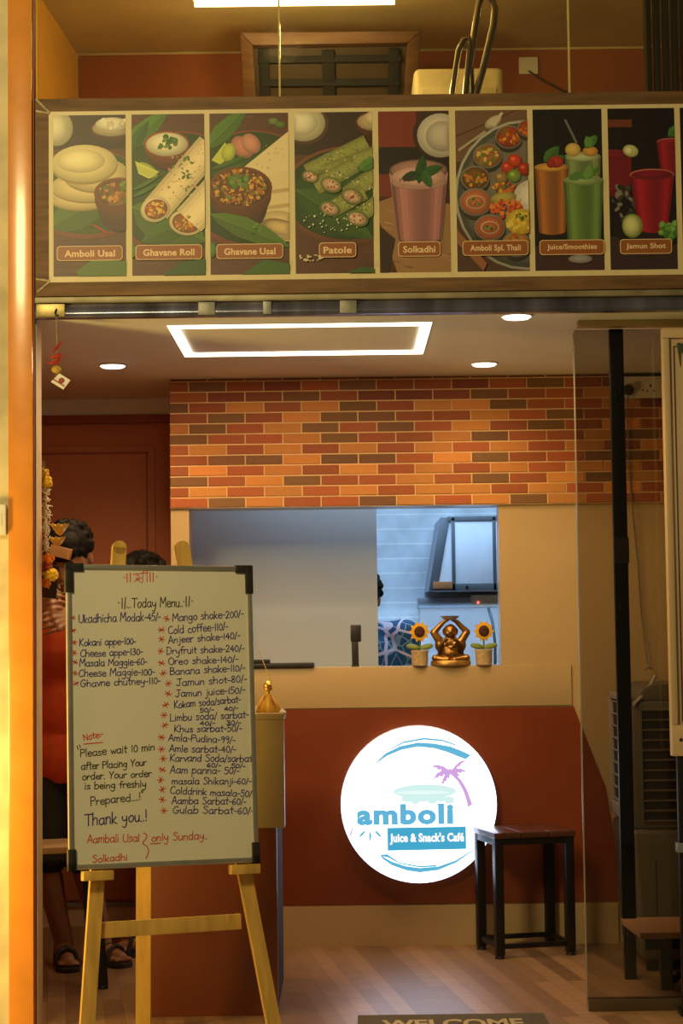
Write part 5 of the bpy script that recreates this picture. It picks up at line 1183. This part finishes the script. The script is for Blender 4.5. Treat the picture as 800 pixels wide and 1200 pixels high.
drawn('red_heading', 'r', [[(156, 673), (173.5, 671)], [(159, 675), (162, 674), (163.5, 676), (161, 678), (158.5, 677.5), (162, 680), (166, 683)], [(157, 681.5), (166, 677)], [(167, 672.5), (167.2, 682)], [(172, 671.5), (172.3, 682)], [(167, 672), (168.5, 668.5), (171, 668), (172.5, 671)]], .0024)
drawn('heading_bars', 'k', [[(143, 701), (143, 713)], [(147, 700), (146, 714)], [(138.5, 706), (139.5, 706.4)]], .003)
drawn('heading_bars', 'k', [[(218, 699), (218, 711)], [(222, 699), (221, 711)], [(224.5, 704), (225.5, 704.4)], [(215, 705), (216, 705.4)]], .003)
drawn('underline', 'r', [[(98, 872), (120, 870)]], .003); drawn('underline', 'r', [[(176, 989), (188, 988)]], .003)
drawn('brace', 'r', [[(168, 976), (172, 979), (170, 984), (167, 988), (172, 992), (174, 998), (171, 1006)]], .003, True)
drawn('quote_mark', 'k', [[(90, 874), (91.5, 878)], [(93, 873), (94, 876)]], .003)

# easel frame
ea = thing('easel', 'tall wooden easel carrying the white menu board', 'easel', (ctr.x, ctr.y+.15, 0))
def back(px, py, d): x, y = hit(px, py, d); return bpt(x, y, d)
def legline(top, bot, d=-.030):
    a, b = back(*top, d), back(*bot, d); dr = (b-a).normalized(); return a, a+dr*((a.z)/-dr.z)
ta, ba = legline((139.5, 642), (114, 1021)); tb2, bb2 = legline((213, 642), (284, 1012))
for (t0_, b0_) in ((ta, ba), (tb2, bb2)):
    d = (t0_-b0_).normalized(); b = MB(); b.bar(b0_, t0_, .042, .022, up=un); b.v[:4] = [V((p.x, p.y, max(0, p.z))) for p in b.v[:4]]
    w2 = d.cross(un).normalized()
    tip = MB(); tip.lathe([(.021, -.011), (.021, .011)], t0_, 24, un)
    b.v += []; n0 = len(b.v); b.v += tip.v; b.f += [[n0+i for i in f2] for f2 in tip.f]; b.c += tip.c; b.m += tip.m
    zmin = min(p.z for p in b.v)
    b.build('front_leg', M['pine'], ea, world=True)
# rear leg
rt = back(176, 668, -.055); rb = PZ(168, 1206, 0); 
b = MB().bar(V((rb.x, rb.y, 0)), V((rt.x-.02, rt.y+.03, rt.z)), .046, .024, up=(0, 1, 0)); b.v[:4] = [V((p.x, p.y, 0)) for p in b.v[:4]]; b.build('rear_leg', M['pine'], ea, world=True)
c0, c1 = back(112, 1091, -.030), back(284, 1080, -.030)
b = MB().bar(c0-un*.012, c1-un*.012, .012, .046, up=un); b = MB(); zz_ = (c1-c0).normalized(); b.bar(c0+un*-.017, c1+un*-.017, .046, .012, up=un); b.build('crossbar', M['pine'], ea, bevel=.002, world=True)
c0, c1 = back(140, 690, -.045), back(222, 690, -.045); b = MB().bar(c0, c1, .05, .014, up=un); b.build('top_brace', M['pine'], ea, bevel=.002, world=True)
for (x, y, ww) in ((114, 1027, 30), (286, 1016, 30)):
    xx, yy_ = hit(x, y); yy_ = -.004
    b = MB(); e0 = .030
    b.add([bpt(xx+sx*.045, yq_, d) for d in (-.018, .02) for sx, yq_ in ((-1, yy_-.028), (1, yy_-.028), (1, yy_), (-1, yy_))], [(3, 2, 1, 0), (4, 5, 6, 7)]+[(i, (i+1) % 4, 4+(i+1) % 4, 4+i) for i in range(4)])
    b.build('support_peg', M['pine'], ea, bevel=.002, world=True)

# ================================================================ PEOPLE
def hand(mb, wr, d, n, s, curl=(.5, .7, .5), thumb=1.0):
    d, n = V(d).normalized(), V(n); n = (n-d*n.dot(d)).normalized(); side = d.cross(n)*s       # side: towards the thumb
    kn = [wr+d*(.082-.004*abs(i-1.2))+side*(.033-.022*i) for i in range(4)]
    for k in kn: mb.cap(wr+d*.012+(k-wr-d*.08)*.4, k, .015, .0125, 10)
    for i, k in enumerate(kn):
        L = (.072, .080, .074, .058)[i]; a = 0; p = k; dd = d
        for j, f in enumerate((.42, .32, .26)):
            a += curl[j]; dd = d*math.cos(a)+n*math.sin(a); q2 = p+dd*L*f; mb.cap(p, q2, .0086-.0009*j, .0080-.0009*j, 10); p = q2
    t0_ = wr+d*.022+side*.022; t1_ = t0_+(d*.6+side*.75+n*.35*thumb).normalized()*.042; t2_ = t1_+(d*.85+side*.15+n*.6*thumb).normalized()*.030; t3_ = t2_+(d*.8-side*.1+n*.7*thumb).normalized()*.024
    mb.cap(t0_, t1_, .0145, .0115); mb.cap(t1_, t2_, .0112, .0100); mb.cap(t2_, t3_, .0098, .0080)
def person(name_label, J, fwd, hands, top, top_m, bottom, bottom_m, sleeve, leg_to, foot_m, hair_back=True, tex=None):
    """J: joint positions in the world; L and R are the sides of the picture"""
    fwd = V(fwd).normalized(); rt_ = fwd.cross(V((0, 0, 1))).normalized(); up = V((0, 0, 1)); Rf = Matrix((rt_, fwd, up)).transposed()
    base = V(((J['aL'].x+J['aR'].x)/2, (J['aL'].y+J['aR'].y)/2, 0)); pr = thing('person', name_label, 'person', base)
    b = MB(); h = J['head']; hf = V(J.get('look', fwd)).normalized(); hr = hf.cross(up).normalized(); hu = hr.cross(hf); H = Matrix((hr, hf, hu)).transposed()
    L = lambda x, y, z: h+H @ V((x, y, z))
    b.ell(h, (.074, .092, .108), H); b.ell(L(0, .018, -.055), (.056, .062, .062), H); b.ell(L(0, .05, -.095), (.026, .024, .02), H); b.ell(L(0, -.02, .02), (.075, .085, .085), H)
    b.cap(L(0, .088, .012), L(0, .108, -.028), .009, .014); b.ell(L(0, .094, -.034), (.018, .012, .010), H)
    b.ell(L(0, .083, -.060), (.026, .010, .006), H); b.ell(L(0, .082, -.070), (.022, .010, .007), H)
    for s in (-1, 1): b.ell(L(.076*s, -.008, -.01), (.010, .020, .032), H); b.ell(L(.032*s, .078, .022), (.022, .012, .007), H); b.ell(L(.042*s, .060, -.035), (.026, .024, .022), H)
    b.cap(L(0, -.018, -.075), J['neck'], .055, .060)
    ch, wa, pe = J['chest'], J['waist'], J['pelvis']
    b.ell(ch, (.150, .098, .165), Rf); b.ell(wa, (.132, .090, .15), Rf); b.ell(pe, (.155, .108, .115), Rf); b.cap(J['sL'], J['sR'], .052, .052); b.cap(J['neck'], ch, .075, .10)
    for s in 'LR':
        b.cap(J['s'+s], J['e'+s], .050, .038); b.cap(J['e'+s], J['w'+s], .038, .026); b.cap(J['h'+s], J['k'+s], .082, .054); b.cap(J['k'+s], J['a'+s], .053, .034)
        mid = J['k'+s].lerp(J['a'+s], .3); b.ell(mid-fwd*.015, (.046, .05, .10), Rf)
        t = J['t'+s]; a = J['a'+s]; b.cap(V((a.x, a.y, .05))-(t-a).normalized()*.03, V((t.x, t.y, .032)), .034, .026); b.cap(a, V((a.x, a.y, .045)), .036, .036)
        tv = V((t.x-a.x, t.y-a.y, 0)).normalized(); tp = V((-tv.y, tv.x, 0))
        for i in range(5): o = V((t.x, t.y, .028))+tp*(.030-.015*i); b.cap(o-tv*.02, o+tv*(.022-.003*abs(i-1)), .011, .009, 8)
    for hd in hands: hand(b, *hd)
    body = b.fused('body', .0042, M['skin'], pr, 3, world=True)
    c = MB()                                              # shirt
    g = .012
    c.ell(ch, (.158+g, .106+g, .175), Rf); c.ell(wa, (.150+g, .106+g, .17), Rf); c.ell(pe+up*.03, (.163+g, .116+g, top), Rf); c.cap(J['sL'], J['sR'], .060, .060); c.cap(J['neck']-up*.02, ch, .072, .11)
    for s in 'LR': c.cap(J['s'+s], J['s'+s].lerp(J['e'+s], sleeve), .066, .060)
    c.fused('shirt', .009, top_m, pr, 5, world=True)
    c = MB(); c.ell(pe-up*.01, (.162, .114, .12), Rf)
    for s in 'LR':
        if leg_to <= 1: c.cap(J['h'+s], J['h'+s].lerp(J['k'+s], leg_to), .094, .084)
        else: c.cap(J['h'+s], J['k'+s], .094, .072); c.cap(J['k'+s], J['k'+s].lerp(J['a'+s], leg_to-1), .070, .062)
    c.fused(bottom, .009, bottom_m, pr, 5, world=True)
    c = MB(); c.ell(L(0, -.022, .030), (.086, .092, .094), H); c.ell(L(0, .02, .07), (.074, .075, .052), H); c.ell(L(0, .052, .058), (.072, .050, .040), H)
    for i in range(60):
        a = random.uniform(0, 2*PI); e = random.uniform(-.1, 1.4)
        d = V((math.cos(a)*math.cos(e), math.sin(a)*math.cos(e)-.2, math.sin(e)))
        if d.y > .55 and d.z < .5: continue
        c.ell(L(0, -.012, .028)+H @ V((d.x*.084, d.y*.088, d.z*.090)), random.uniform(.014, .024), n=8, m=6)
    c.fused('hair', .005, M['hair'], pr, 2, world=True)
    for s in (-1, 1):
        e = MB().ell(L(.030*s, .0795, .006), (.0125, .0075, .0085), H, 10, 8).build('eye', M['white'], pr, world=True)
        MB().ell(L(.030*s, .0865, .006), (.0055, .002, .0055), H, 10, 8).build('iris', M['blackp'], e, world=True)
        MB().tube([L(.014*s, .090, .024), L(.032*s, .090, .030), L(.050*s, .080, .024)], .0035, 6).build('eyebrow', M['hair'], pr, world=True)
    for s in 'LR':
        t = J['t'+s]; a = J['a'+s]; tv = V((t.x-a.x, t.y-a.y, 0)).normalized(); tp = V((-tv.y, tv.x, 0)); sd = MB()
        c0_ = V((a.x, a.y, 0))-tv*.06; outl = []
        Lf = (V((t.x, t.y, 0))-V((a.x, a.y, 0))).length+.10
        for tt_, hw in ((0, .018), (.08, .032), (.3, .035), (.5, .036), (.75, .046), (.92, .040), (1, .020)): outl.append((tt_, hw))
        pg = [(tt_*Lf, hw) for tt_, hw in outl]+[(tt_*Lf, -hw) for tt_, hw in outl[::-1]]
        sd.prism(pg, c0_, tv, tp, (0, 0, .018)); sn = sd.build('sandal', foot_m, pr, bevel=.003, world=True)
        stp = MB()
        for f in (.52, .72):
            m_ = c0_+tv*Lf*f; stp = MB(); stp.tube([m_+tp*.042+up*.014, m_+tp*.030+up*.062-tv*.01, m_+up*.078-tv*.012, m_-tp*.030+up*.062-tv*.01, m_-tp*.042+up*.014], .008, 8)
            stp.build('strap', foot_m, sn, world=True)
        stp = MB()
        m_ = c0_+tv*.02; stp.tube([m_+tp*.03+up*.014, m_-tv*.012+tp*.025+up*.07, m_-tv*.028+up*.078, m_-tv*.012-tp*.025+up*.07, m_-tp*.03+up*.014], .006, 8)
        stp.build('heel_strap', foot_m, sn, world=True)
    return pr
W1 = lambda x, y, Y: P(x, y, Y)
yp = 1.12
J1 = dict(head=W1(82, 652, 1.04), look=(-.25, -.85, -.62), neck=W1(80, 704, yp), chest=W1(78, 762, yp), waist=W1(78, 828, yp), pelvis=W1(78, 895, yp+.01), sL=W1(30, 722, yp), sR=W1(130, 722, yp), eL=W1(22, 800, yp-.10), eR=W1(134, 800, yp-.10),
          wL=W1(38, 716, .86), wR=W1(84, 722, .88), hL=W1(54, 918, yp), hR=W1(102, 918, yp), kL=W1(54, 1015, yp-.02), kR=W1(100, 1015, yp-.01), aL=V((-1.055, 1.14, .085)), aR=V((-.915, 1.17, .085)), tL=V((-1.02, 1.02, .03)), tR=V((-.84, 1.10, .03)))
hd1 = (J1['wL'], W1(62, 703, .84)-J1['wL'], (.35, .8, -.2), 1, (.55, .8, .55), .6)
hd2 = (J1['wR'], W1(62, 728, .82)-J1['wR'], (-.3, .8, -.2), -1, (.3, .5, .4), .6)
person('person in orange shirt and black shorts holding a phone behind the menu board', J1, (0, -1, 0), [hd1, hd2], .155, M['tee'], 'shorts', M['shorts'], .62, .86, M['sandal'])
ph = thing('phone', 'black phone held up to the face by the person in orange', 'phone', W1(57, 686, .80))
R = Matrix.Rotation(-.35, 3, 'Z') @ Matrix.Rotation(.12, 3, 'Y')
MB().box((-.036, -.004, -.045), (.036, .004, .075), R, (0, 0, 0)).build('phone_body', M['blackp'], ph, bevel=.003)
b = MB()
for dz in (.058, .040): b.lathe([(.006, 0), (.006, .002), (.001, .0022)], R @ V((-.022, -.004, dz)), 14, R @ V((0, -1, 0)))
b.build('camera_lens', M['chrome'], ph)
# second person, hidden but for the hair
x2, y2 = -.80, 1.42
def D(dx, dy, z): return V((x2+dx, y2+dy, z))
zh = P(161, 686, y2).z; xh = P(161, 686, y2).x-x2
J2 = dict(head=D(xh, -.02, zh), look=(-1, -.25, -.1), neck=D(xh*.7+.02, 0, zh-.165), chest=D(.0, 0, zh-.34), waist=D(.02, 0, zh-.55), pelvis=D(.035, 0, zh-.75), sL=D(.01, -.15, zh-.215), sR=D(.0, .15, zh-.215), eL=D(.02, -.19, zh-.49), eR=D(.0, .19, zh-.49),
          wL=D(-.02, -.18, zh-.73), wR=D(-.04, .19, zh-.73), hL=D(.05, -.075, zh-.79), hR=D(.05, .075, zh-.79), kL=D(.045, -.08, .45), kR=D(.045, .08, .45), aL=D(.065, -.085, .085), aR=D(.065, .085, .085), tL=D(-.06, -.10, .03), tR=D(-.06, .10, .03))
person('person behind the menu board with only black hair showing', J2, (-1, -.05, 0), [(J2['wL'], (-.05, .05, -1), (0, 1, 0), -1, (.25, .3, .25), .5), (J2['wR'], (-.05, -.05, -1), (0, -1, 0), 1, (.25, .3, .25), .5)], .17, M['teal'], 'trousers', M['shorts'], .6, 1.85, M['sandal'])
# kitchen worker seen from behind
pm = bpy.data.materials.new('patterned_cotton'); pm.use_nodes = True; nt = pm.node_tree; bs = nt.nodes['Principled BSDF']; bs.inputs['Roughness'].default_value = .8
tc = nt.nodes.new('ShaderNodeTexCoord'); v1 = nt.nodes.new('ShaderNodeTexVoronoi'); v1.feature = 'DISTANCE_TO_EDGE'; v1.inputs['Scale'].default_value = 9
nt.links.new(tc.outputs['Object'], v1.inputs['Vector']); cr = nt.nodes.new('ShaderNodeValToRGB'); cr.color_ramp.interpolation = 'CONSTANT'
cr.color_ramp.elements[0].color = (.62, .50, .62, 1); cr.color_ramp.elements[1].position = .045; cr.color_ramp.elements[1].color = (.006, .07, .17, 1)
v2 = nt.nodes.new('ShaderNodeTexVoronoi'); v2.feature = 'DISTANCE_TO_EDGE'; v2.inputs['Scale'].default_value = 17; nt.links.new(tc.outputs['Object'], v2.inputs['Vector'])
cr2 = nt.nodes.new('ShaderNodeValToRGB'); cr2.color_ramp.interpolation = 'CONSTANT'; cr2.color_ramp.elements[0].color = (1, 1, 1, 1); cr2.color_ramp.elements[1].position = .03; cr2.color_ramp.elements[1].color = (0, 0, 0, 1)
mx = nt.nodes.new('ShaderNodeMix'); mx.data_type = 'RGBA'; mx.inputs[7].default_value = (.45, .62, .70, 1)
nt.links.new(v1.outputs['Distance'], cr.inputs[0]); nt.links.new(v2.outputs['Distance'], cr2.inputs[0]); ml = nt.nodes.new('ShaderNodeMath'); ml.operation = 'MULTIPLY'; ml.inputs[1].default_value = .45
nt.links.new(cr2.outputs[0], ml.inputs[0]); nt.links.new(ml.outputs[0], mx.inputs[0]); nt.links.new(cr.outputs[0], mx.inputs[6]); nt.links.new(mx.outputs[2], bs.inputs['Base Color'])
y3 = 2.30
J3 = dict(head=W1(423, 701, y3+.03), look=(0, 1, -.15), neck=W1(426, 738, y3), chest=W1(430, 780, y3), waist=W1(430, 838, y3), pelvis=W1(430, 892, y3), sL=W1(386, 748, y3), sR=W1(474, 742, y3), eL=W1(376, 815, y3+.03), eR=W1(482, 812, y3+.03), wL=W1(392, 850, y3+.2), wR=W1(470, 850, y3+.2),
          hL=W1(412, 910, y3), hR=W1(450, 910, y3), kL=W1(412, 988, y3+.02), kR=W1(450, 988, y3+.02), aL=V((0, 0, 0)), aR=V((0, 0, 0)), tL=V((0, 0, 0)), tR=V((0, 0, 0)))
for s, x in (('L', 412), ('R', 450)):
    X = W1(x, 910, y3).x; J3['a'+s] = V((X, y3, .085)); J3['t'+s] = V((X, y3+.14, .03)); J3['k'+s] = V((X, y3+.02, .46))
person('person in blue patterned shirt working in the kitchen with back turned', J3, (0, 1, 0), [(J3['wL'], (.2, .5, -.3), (0, 0, -1), 1, (.3, .4, .3), .5), (J3['wR'], (-.2, .5, -.3), (0, 0, -1), -1, (.3, .4, .3), .5)], .17, pm, 'trousers', M['shorts'], .75, 1.85, M['sandal'])
